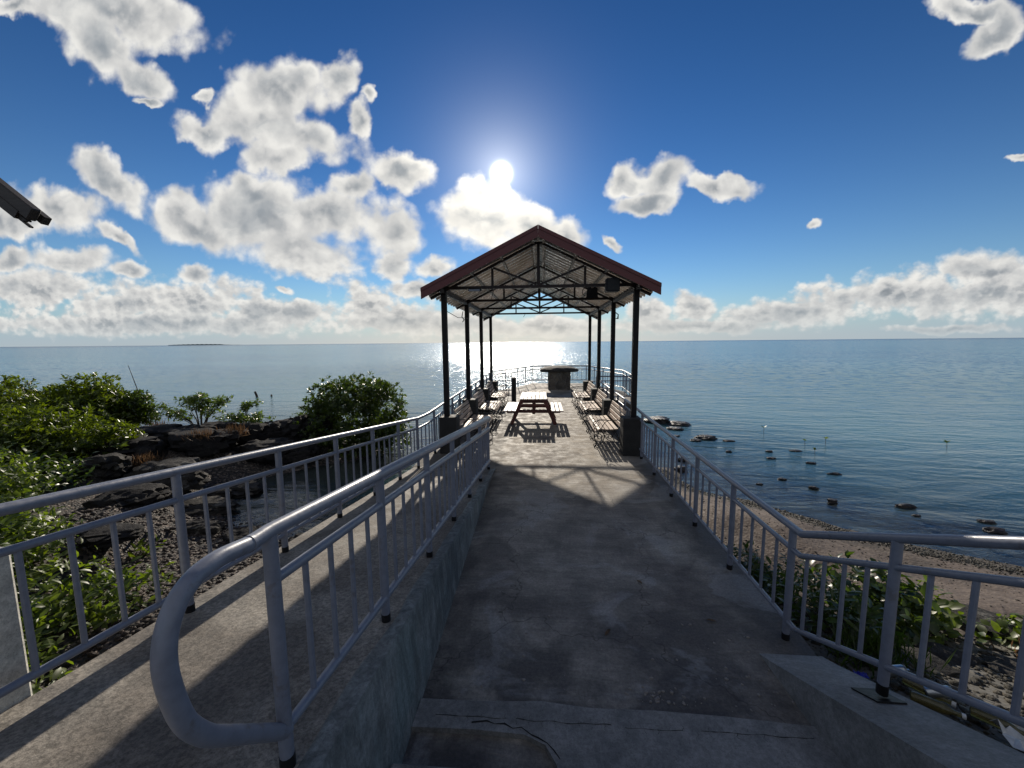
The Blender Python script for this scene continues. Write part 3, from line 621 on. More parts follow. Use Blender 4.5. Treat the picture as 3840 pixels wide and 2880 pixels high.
for s_ in (-1, 1):
    for d in (.10, .72, 1.32):
        mb = MB(); mb.bar((XC+s_*d, Y0+.04, roofz(d)-.045), (XC+s_*d, Y1-.04, roofz(d)-.045), .05, .055); t.part(mb, 'purlin', M['purlin'])
    mb = MB(); mb.bar((XC+s_*PX, Y0+.04, roofz(PX)-.075), (XC+s_*PX, Y1-.04, roofz(PX)-.075), .06, .09); t.part(mb, 'eaves_beam', M['truss'])
    # corrugated sheet: ridges run down the slope
    nseg = int((Y1-Y0)/.27*12); vs = []
    for i in range(nseg+1):
        y = Y0+(Y1-Y0)*i/nseg; a = .034*math.tanh(1.8*math.sin(2*math.pi*(y-Y0)/.27))/.947
        for d in (0.02, XH): vs += [(XC+s_*d, y, roofz(d)+.012+a), (XC+s_*d, y, roofz(d)+.018+a)]
    fs = []
    for i in range(nseg):
        b = i*4; fs += [(b, b+4, b+6, b+2), (b+1, b+3, b+7, b+5), (b+2, b+6, b+7, b+3), (b, b+1, b+5, b+4)]
    if s_ > 0: fs = [f[::-1] for f in fs]
    t.part(MB().add(vs, fs), 'roof_sheet', M['zinc'])
    for yb, nm in ((Y0-.018, 'front'), (Y1+.018, 'back')):
        mb = MB(); zt = .11
        pr = [(XC+s_*.002, roofz(0)+zt), (XC+s_*.002, roofz(0)+zt-.20), (XC+s_*(XH+.03), roofz(XH+.03)+zt-.20), (XC+s_*(XH+.03), roofz(XH+.03)+zt)]
        mb.add([(a, yb-.014, b) for a, b in pr]+[(a, yb+.014, b) for a, b in pr], [(0, 1, 2, 3), (7, 6, 5, 4), (0, 4, 5, 1), (1, 5, 6, 2), (2, 6, 7, 3), (3, 7, 4, 0)])
        t.part(mb, 'barge_board', M['fascia'])
        if nm == 'front':
            mb = MB(); mb.add([(a, yb-.028, b-.0) for a, b in [(XC+s_*.002, roofz(0)+zt+.012), (XC+s_*.002, roofz(0)+zt-.055), (XC+s_*(XH+.03), roofz(XH+.03)+zt-.055), (XC+s_*(XH+.03), roofz(XH+.03)+zt+.012)]]+[(a, yb-.0145, b) for a, b in [(XC+s_*.002, roofz(0)+zt+.012), (XC+s_*.002, roofz(0)+zt-.055), (XC+s_*(XH+.03), roofz(XH+.03)+zt-.055), (XC+s_*(XH+.03), roofz(XH+.03)+zt+.012)]], [(0, 1, 2, 3), (7, 6, 5, 4), (0, 4, 5, 1), (1, 5, 6, 2), (2, 6, 7, 3), (3, 7, 4, 0)])
            t.part(mb, 'flashing', M['fascia'])
mb = MB(); mb.bar((XC-.10, (Y0+Y1)/2, roofz(.1)+.05), (XC+.0, (Y0+Y1)/2, roofz(0)+.055), Y1-Y0, .004, up=(0, 0, 1)); mb.bar((XC+.10, (Y0+Y1)/2, roofz(.1)+.05), (XC+.0, (Y0+Y1)/2, roofz(0)+.055), Y1-Y0, .004, up=(0, 0, 1))
t.part(mb, 'ridge_cap', M['zinc'])
# dangling cable ends and conduit
mb = MB(); mb.tube([(XC-PX+.03, 7.9, 2.95), (-1.8, 8.3, 2.84), (-1.72, 9.2, 2.88), (-1.9, 10.2, 3.1)], .006, 6); t.part(mb, 'cable', M['wire'])
mb = MB(); mb.tube([(-.95, 7.84, 3.37), (-.97, 7.82, 3.28), (-1.0, 7.82, 3.17)], .006, 6); t.part(mb, 'cable', M['wire'])
mb = MB(); mb.tube([(-.62, 15.1, 3.38), (-.70, 15.1, 3.26)], .008, 6); t.part(mb, 'cable', M['wire'])
mb = MB(); mb.tube([(XC+PX+.02, 10.2, 3.05), (XC+PX+.11, 10.2, 2.98), (XC+PX+.10, 10.2, 2.88), (XC+PX+.05, 10.2, 2.88)], .012, 6); t.part(mb, 'hook', M['wire'])
mb = MB(); mb.tube([(XC-PX-.09, 10.2, 3.12), (XC-PX-.12, 10.2, 2.98), (XC-PX-.06, 10.2, 2.9), (XC-PX-.11, 10.2, 2.84)], .011, 6); t.part(mb, 'hook', M['wire'])
# plinths: each a block of its own, posts stand on them
lab = {(-1, 0): 'dark concrete plinth under the nearest left shelter post', (-1, 1): 'dark concrete plinth under the second left shelter post', (-1, 2): 'dark concrete plinth under the third left shelter post', (-1, 3): 'dark concrete plinth under the farthest left shelter post, by the metal barrier',
       (1, 0): 'dark concrete plinth under the nearest right shelter post', (1, 1): 'dark concrete plinth under the second right shelter post', (1, 2): 'dark concrete plinth under the third right shelter post', (1, 3): 'dark concrete plinth under the farthest right shelter post'}
for s_ in (-1, 1):
    for i, y in enumerate(PY):
        mb = MB(); mb.box((XC+s_*1.87, y, .385), (.36, .34, .766), bev=.008)
        mb.build('post_plinth', M['plinth'], tags=dict(label=lab[(s_, i)], cat='plinth', group='concrete plinths under the shelter posts'))
# loudspeakers and lamp
t = Thing('loudspeaker', 'square black loudspeaker box on the front tie beam', 'loudspeaker', 'loudspeakers under the roof', (1.37, 7.78, 3.25))
t.part(MB().box((1.365, 7.72, 3.375), (.255, .22, .25), bev=.01), 'cabinet', M['box'])
t.part(MB().box((1.365, 7.604, 3.375), (.215, .006, .21)), 'grille', M['black']); t.part(MB().box((1.365, 7.84, 3.44), (.06, .03, .12)), 'bracket', M['iron'])
t = Thing('loudspeaker', 'tilted blue black loudspeaker hanging from the second tie beam', 'loudspeaker', 'loudspeakers under the roof', (1.27, 10.2, 3.4))
rt = Matrix.Rotation(R(14), 3, 'X')
mb = MB(); vs = [Vector((a*w, b, c*.14)) for b, sc_ in ((-.11, 1.), (.11, .62)) for a, w, c in ((-1, .15*sc_+.0, -1), (1, .15*sc_, -1), (1, .12*sc_, 1), (-1, .12*sc_, 1))]
mb.add([rt@v+Vector((1.27, 10.06, 3.55)) for v in vs], [(0, 1, 2, 3), (7, 6, 5, 4), (0, 4, 5, 1), (1, 5, 6, 2), (2, 6, 7, 3), (3, 7, 4, 0)]); t.part(mb, 'cabinet', M['box'])
mb = MB(); mb.tube([(1.10, 10.1, 3.66), (1.04, 10.12, 3.6), (1.05, 10.12, 3.5), (1.12, 10.1, 3.45)], .01, 6); mb.tube([(1.27, 10.15, 3.72), (1.27, 10.27, 3.42)], .014, 6); t.part(mb, 'bracket', M['iron'])
t = Thing('floodlight', 'small flat floodlight on the left of the front tie beam', 'lamp', None, (-1.34, 7.8, 3.35))
t.part(MB().box((-1.33, 7.79, 3.345), (.26, .10, .05), bev=.008), 'housing', M['post']); t.part(MB().box((-1.33, 7.73, 3.335), (.22, .01, .035)), 'lens', M['rail'])

# ------------------------------------------------------------------ picnic table
t = Thing('picnic_table', 'slatted picnic table with pale planks and red brown legs in the shelter', 'picnic table', None, (-.22, 11.1, 0))
cx = -.225; TY0, TY1 = 10.44, 11.86
mb = MB(); wt = .76
for i in range(7):
    xx = cx-wt/2+wt*(i+.5)/7; mb.box((xx, (TY0+TY1)/2, .735), (wt/7-.020, TY1-TY0, .032), bev=.004)
t.part(mb, 'tabletop', M['table_top'])
for s_, xs2 in ((-1, (-1.04, -.69)), (1, (.26, .605))):
    mb = MB()
    for i in range(3):
        w = (xs2[1]-xs2[0])/3; mb.box((xs2[0]+w*(i+.5), (TY0+TY1)/2-.14, .437), (w-.020, TY1-TY0+.06, .03), bev=.004)
    t.part(mb, 'bench_seat', M['table_top'])
for y in (10.66, 11.56):
    t.part(MB().box((cx, y, .66), (.74, .045, .11)), 'top_bearer', M['table_leg'])
    mb = MB(); zt, zb = .42, .325
    pr = [(cx-.80, zt), (cx-.80, zt-.04), (cx-.73, zb), (cx+.73, zb), (cx+.81, zt-.04), (cx+.81, zt)]
    mb.add([(a, y-.022, b) for a, b in pr]+[(a, y+.022, b) for a, b in pr], [tuple(range(6)), tuple(range(11, 5, -1))]+[(i, i+6, (i+1) % 6+6, (i+1) % 6) for i in range(6)])
    t.part(mb, 'seat_bearer', M['table_leg'])
    for s_ in (-1, 1):
        mb = MB(); mb.bar((cx+s_*.30, y-.046, .70), (cx+s_*.62, y-.046, .0), .10, .044, up=(0, 1, 0)); t.part(mb, 'leg', M['table_leg'])
    t.part(MB().box((cx+.01, y+.045, .48), (.085, .04, .40)), 'upright', M['table_leg'])
t.part(MB().bar((cx, 10.7, .55), (cx, 11.52, .55), .05, .09), 'stretcher', M['table_leg'])
t.part(MB().box((cx, 10.615, .555), (.60, .03, .06)), 'brace', M['table_leg'])

# ------------------------------------------------------------------ park benches
def spiral(c, r0, r1, a0, a1, n=22, ax='xz'):
    out = []
    for i in range(n+1):
        k = i/n; a = a0+(a1-a0)*k; r = r0+(r1-r0)*k; out.append((c[0]+r*math.cos(a), c[1], c[2]+r*math.sin(a)))
    return out
def make_bench():     # local: x=0 back foot line, seat towards -x, length along y, centre at y=0
    t = Thing('garden_bench', '', 'bench', 'iron framed slatted benches between the plinths')
    LN = 1.56
    seatp = [(-.13, .415, -4), (-.225, .405, -2), (-.32, .403, 0), (-.415, .408, 3), (-.50, .405, -14), (-.565, .375, -45)]
    mb = MB()
    for xx, z, a in seatp: mb.box((xx, 0, z), (.078 if xx > -.5 else .06, LN, .022), Matrix.Rotation(R(a), 3, 'Y'), bev=.005)
    t.part(mb, 'seat', M['slat'])
    mb = MB()
    for k in range(4):
        d = .07+k*.098; mb.box((-.065+math.sin(R(19))*d, 0, .43+math.cos(R(19))*d), (.02, LN, .076), Matrix.Rotation(R(19), 3, 'Y'), bev=.005)
    t.part(mb, 'backrest', M['slat'])
    for yy in (-LN/2+.10, 0, LN/2-.10):
        mb = MB(); r = .0105
        mb.tube([(.085, yy, .86), (.05, yy, .74), (-.03, yy, .50), (-.07, yy, .41), (-.13, yy, .392), (-.30, yy, .382), (-.46, yy, .385), (-.55, yy, .36), (-.59, yy, .33)], r, 6)
        mb.tube([(-.16, yy, .39), (-.10, yy, .28), (-.03, yy, .14), (.06, yy, .03), (.12, yy, .012)], r, 6)
        mb.tube([(-.16, yy, .39), (-.20, yy, .22), (-.14, yy, .10), (-.30, yy, .16), (-.40, yy, .30), (-.48, yy, .38)], r*.8, 6)
        mb.tube([(-.44, yy, .38), (-.36, yy, .25), (-.40, yy, .12), (-.50, yy, .03), (-.56, yy, .012)], r, 6)
        mb.tube(spiral((.115, yy, .04), .045, .012, -1.6, 5.), r*.8, 6); mb.tube(spiral((-.56, yy, .045), .045, .012, -1.6, -8.), r*.8, 6)
        mb.tube(spiral((-.24, yy, .22), .06, .02, 0, 8.), r*.7, 6)
        t.part(mb, 'iron_frame', M['iron'], 60)
    for yy in (-LN/2+.03, LN/2-.03):
        mb = MB(); r = .0095
        mb.tube([(-.01, yy, .60), (-.10, yy, .615), (-.25, yy, .60), (-.42, yy, .61), (-.54, yy, .60), (-.61, yy, .56), (-.63, yy, .50), (-.60, yy, .44), (-.55, yy, .40)], r, 6)
        mb.tube(spiral((-.555, yy, .52), .075, .02, 2.2, -5.), r*.85, 6)
        mb.tube([(-.46, yy, .40), (-.42, yy, .48), (-.36, yy, .57), (-.30, yy, .60)], r*.8, 6)
        mb.tube([(-.60, yy, .44), (-.60, yy, .25), (-.55, yy, .08), (-.60, yy, .012)], r, 6)
        mb.tube(spiral((-.50, yy, .24), .09, .02, 3.1, -4.), r*.8, 6)
        t.part(mb, 'armrest', M['iron'], 60)
    return t.o
b0 = make_bench()
bl = [(1, 0, 'slatted bench nearest the viewer on the right side of the shelter'), (1, 1, 'middle bench of three on the right side of the shelter'), (1, 2, 'farthest bench on the right side of the shelter'),
      (-1, 0, 'slatted bench nearest the viewer on the left, behind the inner ramp railing'), (-1, 1, 'middle bench of three on the left side of the shelter'), (-1, 2, 'farthest bench on the left side, before the metal barrier')]
for i, (s_, k, lb) in enumerate(bl):
    o_ = b0 if i == 0 else copy_tree(b0)
    o_.location = (XC+s_*1.80, (PY[k]+PY[k+1])/2-.02, .0); o_.rotation_euler = (0, 0, 0 if s_ > 0 else math.pi); o_['label'] = lb

# ------------------------------------------------------------------ stone table on the platform
t = Thing('stone_table', 'mushroom shaped rubble stone table with a thick slab top on the far platform', 'table', None, (.85, 18.9, 0))
mb = MB(); n_ = 9
for (ya) in (0,):
    bm = bmesh.new(); bmesh.ops.create_cube(bm, size=1); bmesh.ops.subdivide_edges(bm, edges=bm.edges[:], cuts=8, use_grid_fill=True)
    for v in bm.verts:
        v.co = Vector((.855+v.co.x*1.06, 18.95+v.co.y*.95, .43+v.co.z*.88)); v.co += Vector((1, 1, 0))*.02*noise.noise(v.co*5)
    bm.verts.index_update(); mb.add([v.co.copy() for v in bm.verts], [tuple(v.index for v in f.verts) for f in bm.faces]); bm.free()
t.part(mb, 'pillar', M['masonry'])
mb = MB(); N = 40; rings = [(.90, .86), (1., .875), (1.02, .93), (.99, .99), (.72, 1.07), (.35, 1.12), (0.02, 1.135)]; vs = []
for j, (k, z) in enumerate(rings):
    for i in range(N):
        a = 2*math.pi*i/N; ca, sa = math.cos(a), math.sin(a); sq = 1/max(abs(ca)**4+abs(sa)**4, 1e-6)**.25
        w = 1+.05*noise.noise(Vector((ca*2, sa*2, 3)))
        vs.append((.855+.94*k*ca*sq*w*.97, 18.95+.78*k*sa*sq*w*.97, z+.02*noise.noise(Vector((ca*3, sa*3, j)))))
mb.add(vs, [(j*N+i, j*N+(i+1) % N, (j+1)*N+(i+1) % N, (j+1)*N+i) for j in range(len(rings)-1) for i in range(N)]+[tuple(range(N-1, -1, -1)), tuple((len(rings)-1)*N+i for i in range(N))])
t.part(mb, 'slab_top', M['basalt_grey'], 50)

# ------------------------------------------------------------------ eaves of a neighbouring roof, upper left
t = Thing('roof_overhang', 'dark weathered corner of a roof overhang reaching in at the upper left', 'roof', None, (-5.2, 3.0, 3.9))
a, b = Vector((-6.4, 3.0, 5.165)), Vector((-4.17, 3.0, 3.375))
dd = (b-a).normalized(); nrm = Vector((-dd.z, 0, dd.x)).normalized()
mb = MB(); mb.bar(a, b, .11, .065, up=(0, 1, 0), bev=.008); mb.bar(a+Vector((0, .09, -.02)), b+Vector((-.02, .09, -.02)), .07, .05, up=(0, 1, 0)); t.part(mb, 'gutter_board', M['rafter'])
mb = MB(); off = -nrm*.072 if nrm.z > 0 else nrm*.072
q0 = b+off-dd*.09; mb.bar(a+off, q0, .07, .075, up=(0, 1, 0))
for i, l_ in enumerate((.03, .02, .07, .05, .115)):
    o1 = q0+off.normalized()*(-.028+.014*i); mb.bar(o1-dd*.02, o1+dd*l_, .012, .05-.006*i, up=(0, 1, 0))
t.part(mb, 'broken_rafter', M['rafter'])

# ------------------------------------------------------------------ rocks
def rock(c, d, seed, mat, label, cat='rock', group=None, name='boulder', rough=.35, sub=4, sink=.25):
    bm = bmesh.new(); bmesh.ops.create_icosphere(bm, subdivisions=sub, radius=1.); off = Vector((seed*3.7, seed*1.3, seed*.7))
    for v in bm.verts:
        n = v.co.normalized(); k = 1+rough*noise.fractal(n*1.3+off, 1., 2., 3)
        cell = noise.voronoi(n*1.9+off)[0]; k -= .20*(cell[1]-cell[0] < .25)*(1-(cell[1]-cell[0])/.25)
        v.co = n*k; v.co = Vector([math.copysign(min(abs(q_), .86+.1*math.sin(seed+i)), q_) for i, q_ in enumerate(v.co)])
        v.co += n*.05*noise.fractal(n*6+off, 1., 2., 2)
    rz = Matrix.Rotation(seed*2.1, 3, 'Z')
    vs = [rz@Vector((v.co.x*1., v.co.y, v.co.z)) for v in bm.verts]
    vs = [(v.x*d[0]/2*1.12, v.y*d[1]/2*1.12, v.z*d[2]/2+d[2]*(.5-sink)) for v in vs]
    bm.verts.index_update(); mb = MB(); mb.add(vs, [tuple(v.index for v in f.verts) for f in bm.faces]); bm.free()
    o_ = mb.build(name, M[mat], smooth=38); o_.location = c; return tag(o_, label, cat, group)
GB = 'black lava boulders on the left bank'
BO = [(-10.5, 9.4, 1.5, 1.2, .70, 'basalt', 'low black boulder beside the stilt rooted bush'),
      (-9.7, 9.6, 1.3, 1.1, .62, 'basalt', 'rounded black boulder just left of the small tree'),
      (-9.1, 9.95, 1.1, 1.0, .85, 'basalt', 'black boulder under the small tree with a spreading crown'),
      (-8.5, 10.35, 1.1, 1.0, .80, 'basalt', 'black boulder under the second small sapling'),
      (-8.05, 10.9, 1.2, 1.0, .82, 'basalt', 'tall black boulder between sapling and white stone'),
      (-7.25, 10.9, 1.1, 1.0, .95, 'basalt', 'black boulder carrying a white stone'),
      (-6.6, 11.0, .9, .9, .85, 'basalt', 'black boulder touching the round mangrove bush'),
      (-9.9, 8.3, 1.6, 1.2, .8, 'basalt', 'dark boulder below the stilt rooted bush'),
      (-8.6, 9.0, 1.6, 1.1, .75, 'basalt', 'dark boulder with dry grass tufts below the small tree'),
      (-7.4, 9.6, 1.5, 1.1, .8, 'basalt', 'dark boulder below the white stone'),
      (-6.6, 9.9, 1.0, 1.0, .6, 'basalt', 'dark boulder in the shade beside the round bush'),
      (-9.3, 7.3, .95, .8, .62, 'basalt_grey', 'lichen grey boulder beside the big left bush'),
      (-8.0, 7.45, 1.45, .9, .72, 'basalt_grey', 'large grey topped boulder seen just over the outer handrail'),
      (-6.9, 7.9, 1.2, .8, .35, 'basalt_grey', 'flat grey rock ledge at the head of the small cove'),
      (-6.7, 6.9, 1.2, .6, .26, 'basalt_grey', 'long flat rock slab on the edge of the small cove'),
      (-7.6, 6.5, 1.1, .8, .35, 'basalt', 'dark flat rock behind the second outer railing post'),
      (-5.9, 6.0, .7, .4, .22, 'basalt_grey', 'pale flat rock at the waterline of the cove'),
      (-5.0, 5.75, .6, .4, .2, 'basalt', 'small dark rock at the waterline of the cove'),
      (-7.5, 6.2, 1.1, .8, .4, 'basalt', 'dark rock half hidden by the upper handrail'),
      (-3.9, 5.75, .5, .4, .25, 'basalt', 'pointed dark rock standing in the pebbles by the cove'),
      (-6.3, 4.9, .8, .6, .22, 'basalt', 'flat dark rock among the pebbles left of the cove')]
for i, (x, y, a, b, c_, mt, lb) in enumerate(BO):
    rock((x, y, gz(x, y)), (a, b, c_), i+1.3, mt, lb, 'boulder', GB)
rock((-8.05, 10.75, -.12), (.28, .2, .14), 3.1, 'paperstone' if 'paperstone' in M else 'pale', 'small white stone lying on a black boulder', 'stone', None, 'white_stone', sub=3)
GS = 'stones standing out of the shallow water on the right'
SR = [(4.75, 15.9, 1.5, 1.1, .55, 'large dark rock beside the platform foundation'), (5.45, 15.4, 1.1, .8, .35, 'broad flat rock right of the large platform rock'), (5.0, 14.6, .8, .6, .22, 'low flat rock in front of the platform rocks'),
      (5.55, 13.2, 1.0, .55, .30, 'brown double rock in the water midway along the right railing'), (5.1, 12.9, .5, .4, .16, 'small rock left of the brown double rock'), (6.15, 12.9, .5, .28, .10, 'thin rock right of the brown double rock'), (4.6, 13.5, .5, .3, .10, 'thin flat stone left of the brown double rock'),
      (5.55, 11.6, .22, .16, .12, 'small round stone below the brown double rock'), (6.75, 11.7, .26, .2, .12, 'small dark stone in open water right of the brown rocks'), (6.4, 11.0, .34, .22, .10, 'ragged low stone left of the long flat stone'), (7.2, 10.6, .38, .16, .10, 'long flat stone pointing right in open water'),
      (7.55, 11.8, .5, .3, .08, 'reddish weed covered stone below the seedlings'), (7.2, 9.75, .42, .16, .10, 'slim dark stone lying mid shallows'), (5.7, 9.3, .26, .18, .10, 'wet stone near the gravel edge, upper of two'), (6.05, 8.75, .24, .18, .14, 'pale topped stone in the middle shallows'), (5.0, 8.95, .2, .15, .08, 'little stone close to the gravel strip'),
      (5.9, 8.0, .26, .22, .20, 'upright dark stone in the near shallows'), (7.15, 7.85, .5, .2, .16, 'long rounded stone, largest of the near shallows'), (7.0, 7.45, .2, .12, .06, 'tiny stone just below the long rounded one'), (7.75, 6.9, .42, .26, .16, 'brown stone with a flat companion near the shore'), (8.0, 7.25, .34, .2, .10, 'flat companion behind the brown shore stone'),
      (9.1, 7.3, .4, .22, .12, 'dark stone near the right edge of the picture'), (9.75, 6.9, .34, .16, .12, 'pale wet stone at the right edge of the picture'), (7.2, 6.45, .26, .16, .10, 'small stone close to the beach on the right'), (6.5, 6.5, .28, .14, .08, 'low stone touching the wrack line'), (7.9, 5.95, .22, .14, .08, 'small stone at the wet sand on the right'),
      (3.55, 9.9, .5, .4, .28, 'dark stone beside the near shelter plinth in shallow water'), (3.9, 10.7, .4, .3, .2, 'stone on the small gravel spit')]
for i, (x, y, a, b, c_, lb) in enumerate(SR):
    rock((x, y, -1.0-c_*.06), (a*.74, b*.7, c_*.72), i+31.7, 'wetrock', lb, 'stone', GS, 'shore_stone', .4, 3, .35)

# loose pebbles (stuff)
def scatter(name, n, fn, mat, smin, smax, seed, label, cat, zoff=0.):
    rng = np.random.default_rng(seed); bm = bmesh.new(); bmesh.ops.create_icosphere(bm, subdivisions=1, radius=1.)
    base = np.array([v.co[:] for v in bm.verts]); faces = np.array([[v.index for v in f.verts] for f in bm.faces]); bm.free()
    P_ = fn(rng, n); n = len(P_); sz = smin+(smax-smin)*rng.random(n)**2.4
    V = []; 
    ang_ = rng.random(n)*6.28; dims = np.stack([sz, sz*(.55+.4*rng.random(n)), sz*(.3+.35*rng.random(n))], 1)
    jit = 1+.28*(rng.random((n, len(base)))-.5)
    v = base[None]*jit[..., None]*dims[:, None, :]; ca, sa = np.cos(ang_)[:, None], np.sin(ang_)[:, None]
    tl = (rng.random(n)-.5)[:, None]*.6
    xx = v[..., 0]*ca-v[..., 1]*sa; y_ = v[..., 0]*sa+v[..., 1]*ca; zz = v[..., 2]+xx*tl*.5
    V = np.stack([xx+P_[:, 0:1], y_+P_[:, 1:2], zz+P_[:, 2:3]+dims[:, 2:3]*.35], -1).reshape(-1, 3)
    F = (faces[None]+(np.arange(n)*len(base))[:, None, None]).reshape(-1, 3)
    me = bpy.data.meshes.new(name); me.vertices.add(len(V)); me.vertices.foreach_set('co', V.ravel().astype(np.float32))
    me.loops.add(F.size); me.loops.foreach_set('vertex_index', F.ravel().astype(np.int32)); me.polygons.add(len(F)); me.polygons.foreach_set('loop_start', np.arange(0, F.size, 3, dtype=np.int32)); me.update(calc_edges=True)
    me.materials.append(M[mat]); o_ = bpy.data.objects.new(name, me); C.objects.link(o_); tag(o_, label, cat, None, 'stuff'); return o_
def on_ground(xs, ys):
    return np.stack([xs, ys, ground_z(xs, ys)], 1)
def lpeb(rng, n):
    x = -2.35-rng.random(n)**1.3*5.5; y = .3+rng.random(n)*6.6; p = on_ground(x, y); return p[(p[:, 2] > -1.08)]
def rwrack(rng, n):
    s = rng.random(n); k = [(3.0, 9.7), (3.25, 9.0), (3.85, 8.25), (4.7, 7.45), (5.3, 6.6), (6.0, 6.1), (6.9, 5.6), (9.4, 4.7), (12, 3.9)]
    kk = np.array(k); i = np.minimum((s*(len(k)-1)).astype(int), len(k)-2); f = s*(len(k)-1)-i
    x = kk[i, 0]*(1-f)+kk[i+1, 0]*f+rng.normal(0, .14, n)-.10; y = kk[i, 1]*(1-f)+kk[i+1, 1]*f+rng.normal(0, .14, n)-.16; return on_ground(x, y)
def rbeach(rng, n):
    x = 2.1+rng.random(n)*6; y = 2.+rng.random(n)*7; p = on_ground(x, y); return p[(p[:, 2] > -1.02)]
scatter('pebbles', 15000, lpeb, 'pebble', .012, .055, 1, 'dark pebbles and shell bits covering the left beach', 'pebbles')
scatter('wrack_gravel', 9000, rwrack, 'wracks', .006, .028, 2, 'strip of dark gravel and wrack along the right waterline', 'gravel')
scatter('beach_grit', 3500, rbeach, 'wracks', .006, .022, 3, 'scattered grit and small stones on the pinkish sand', 'grit')
def rrub(rng, n):
    x = 2.15+rng.random(n)*3.6; y = 1.2+rng.random(n)*2.9; return on_ground(x, y)
scatter('rubble_grit', 5200, rrub, 'wracks', .006, .045, 6, 'broken stones and grit on the ground beside the stair parapet', 'rubble')
def chips(rng, n):
    k = rng.random(n); x = np.where(k < .4, .75+rng.normal(0, .12, n), np.where(k < .75, 1.45+rng.normal(0, .15, n), rng.random(n)*2.2-.6)); y = np.where(k < .4, 2.28+np.abs(rng.normal(0, .06, n)), np.where(k < .75, 2.5+rng.normal(0, .2, n), 2.25+rng.random(n)*.8))
    x = np.clip(x, -.7, 1.6); return np.stack([x, y, np.zeros(n)], 1)
scatter('concrete_chips', 170, chips, 'chip', .003, .016, 4, 'loose chips of broken concrete in front of the step', 'rubble')

# ------------------------------------------------------------------ plants
def leaf_mesh(name, pos, nrm_, dirs, L, Wd, mat, parent, smooth=True, seg=1):
    """pos,dirs,nrm_: (n,3); builds pointed folded leaves"""
    n = len(pos); d = dirs/np.linalg.norm(dirs, axis=1, keepdims=True); s = np.cross(d, nrm_); s /= np.linalg.norm(s, axis=1, keepdims=True)+1e-9; u_2 = np.cross(s, d)
    L = L[:, None]; Wd = Wd[:, None]
    if seg == 1:
        v = np.stack([pos, pos+d*L*.5+s*Wd*.5+u_2*Wd*.16, pos+d*L-u_2*L*.06, pos+d*L*.5-s*Wd*.5+u_2*Wd*.16], 1); f = np.array([[0, 1, 2], [0, 2, 3]])
    else:
        v = np.stack([pos, pos+d*L*.28+s*Wd*.42+u_2*Wd*.12, pos+d*L*.68+s*Wd*.40+u_2*Wd*.08-u_2*L*.05, pos+d*L-u_2*L*.16, pos+d*L*.68-s*Wd*.40+u_2*Wd*.08-u_2*L*.05, pos+d*L*.28-s*Wd*.42+u_2*Wd*.12, pos+d*L*.28, pos+d*L*.68-u_2*L*.05], 1)
        f = np.array([[0, 1, 6], [1, 2, 7], [1, 7, 6], [2, 3, 7], [0, 6, 5], [5, 6, 7], [5, 7, 4], [4, 7, 3]])
    k = v.shape[1]; V = v.reshape(-1, 3); F = (f[None]+(np.arange(n)*k)[:, None, None]).reshape(-1, 3)
    me = bpy.data.meshes.new(name); me.vertices.add(len(V)); me.vertices.foreach_set('co', V.ravel().astype(np.float32)); me.loops.add(F.size); me.loops.foreach_set('vertex_index', F.ravel().astype(np.int32))
    me.polygons.add(len(F)); me.polygons.foreach_set('loop_start', np.arange(0, F.size, 3, dtype=np.int32)); me.update(calc_edges=True); me.materials.append(M[mat])
    o_ = bpy.data.objects.new(name, me); C.objects.link(o_)
    if parent: o_.parent = parent
    return o_
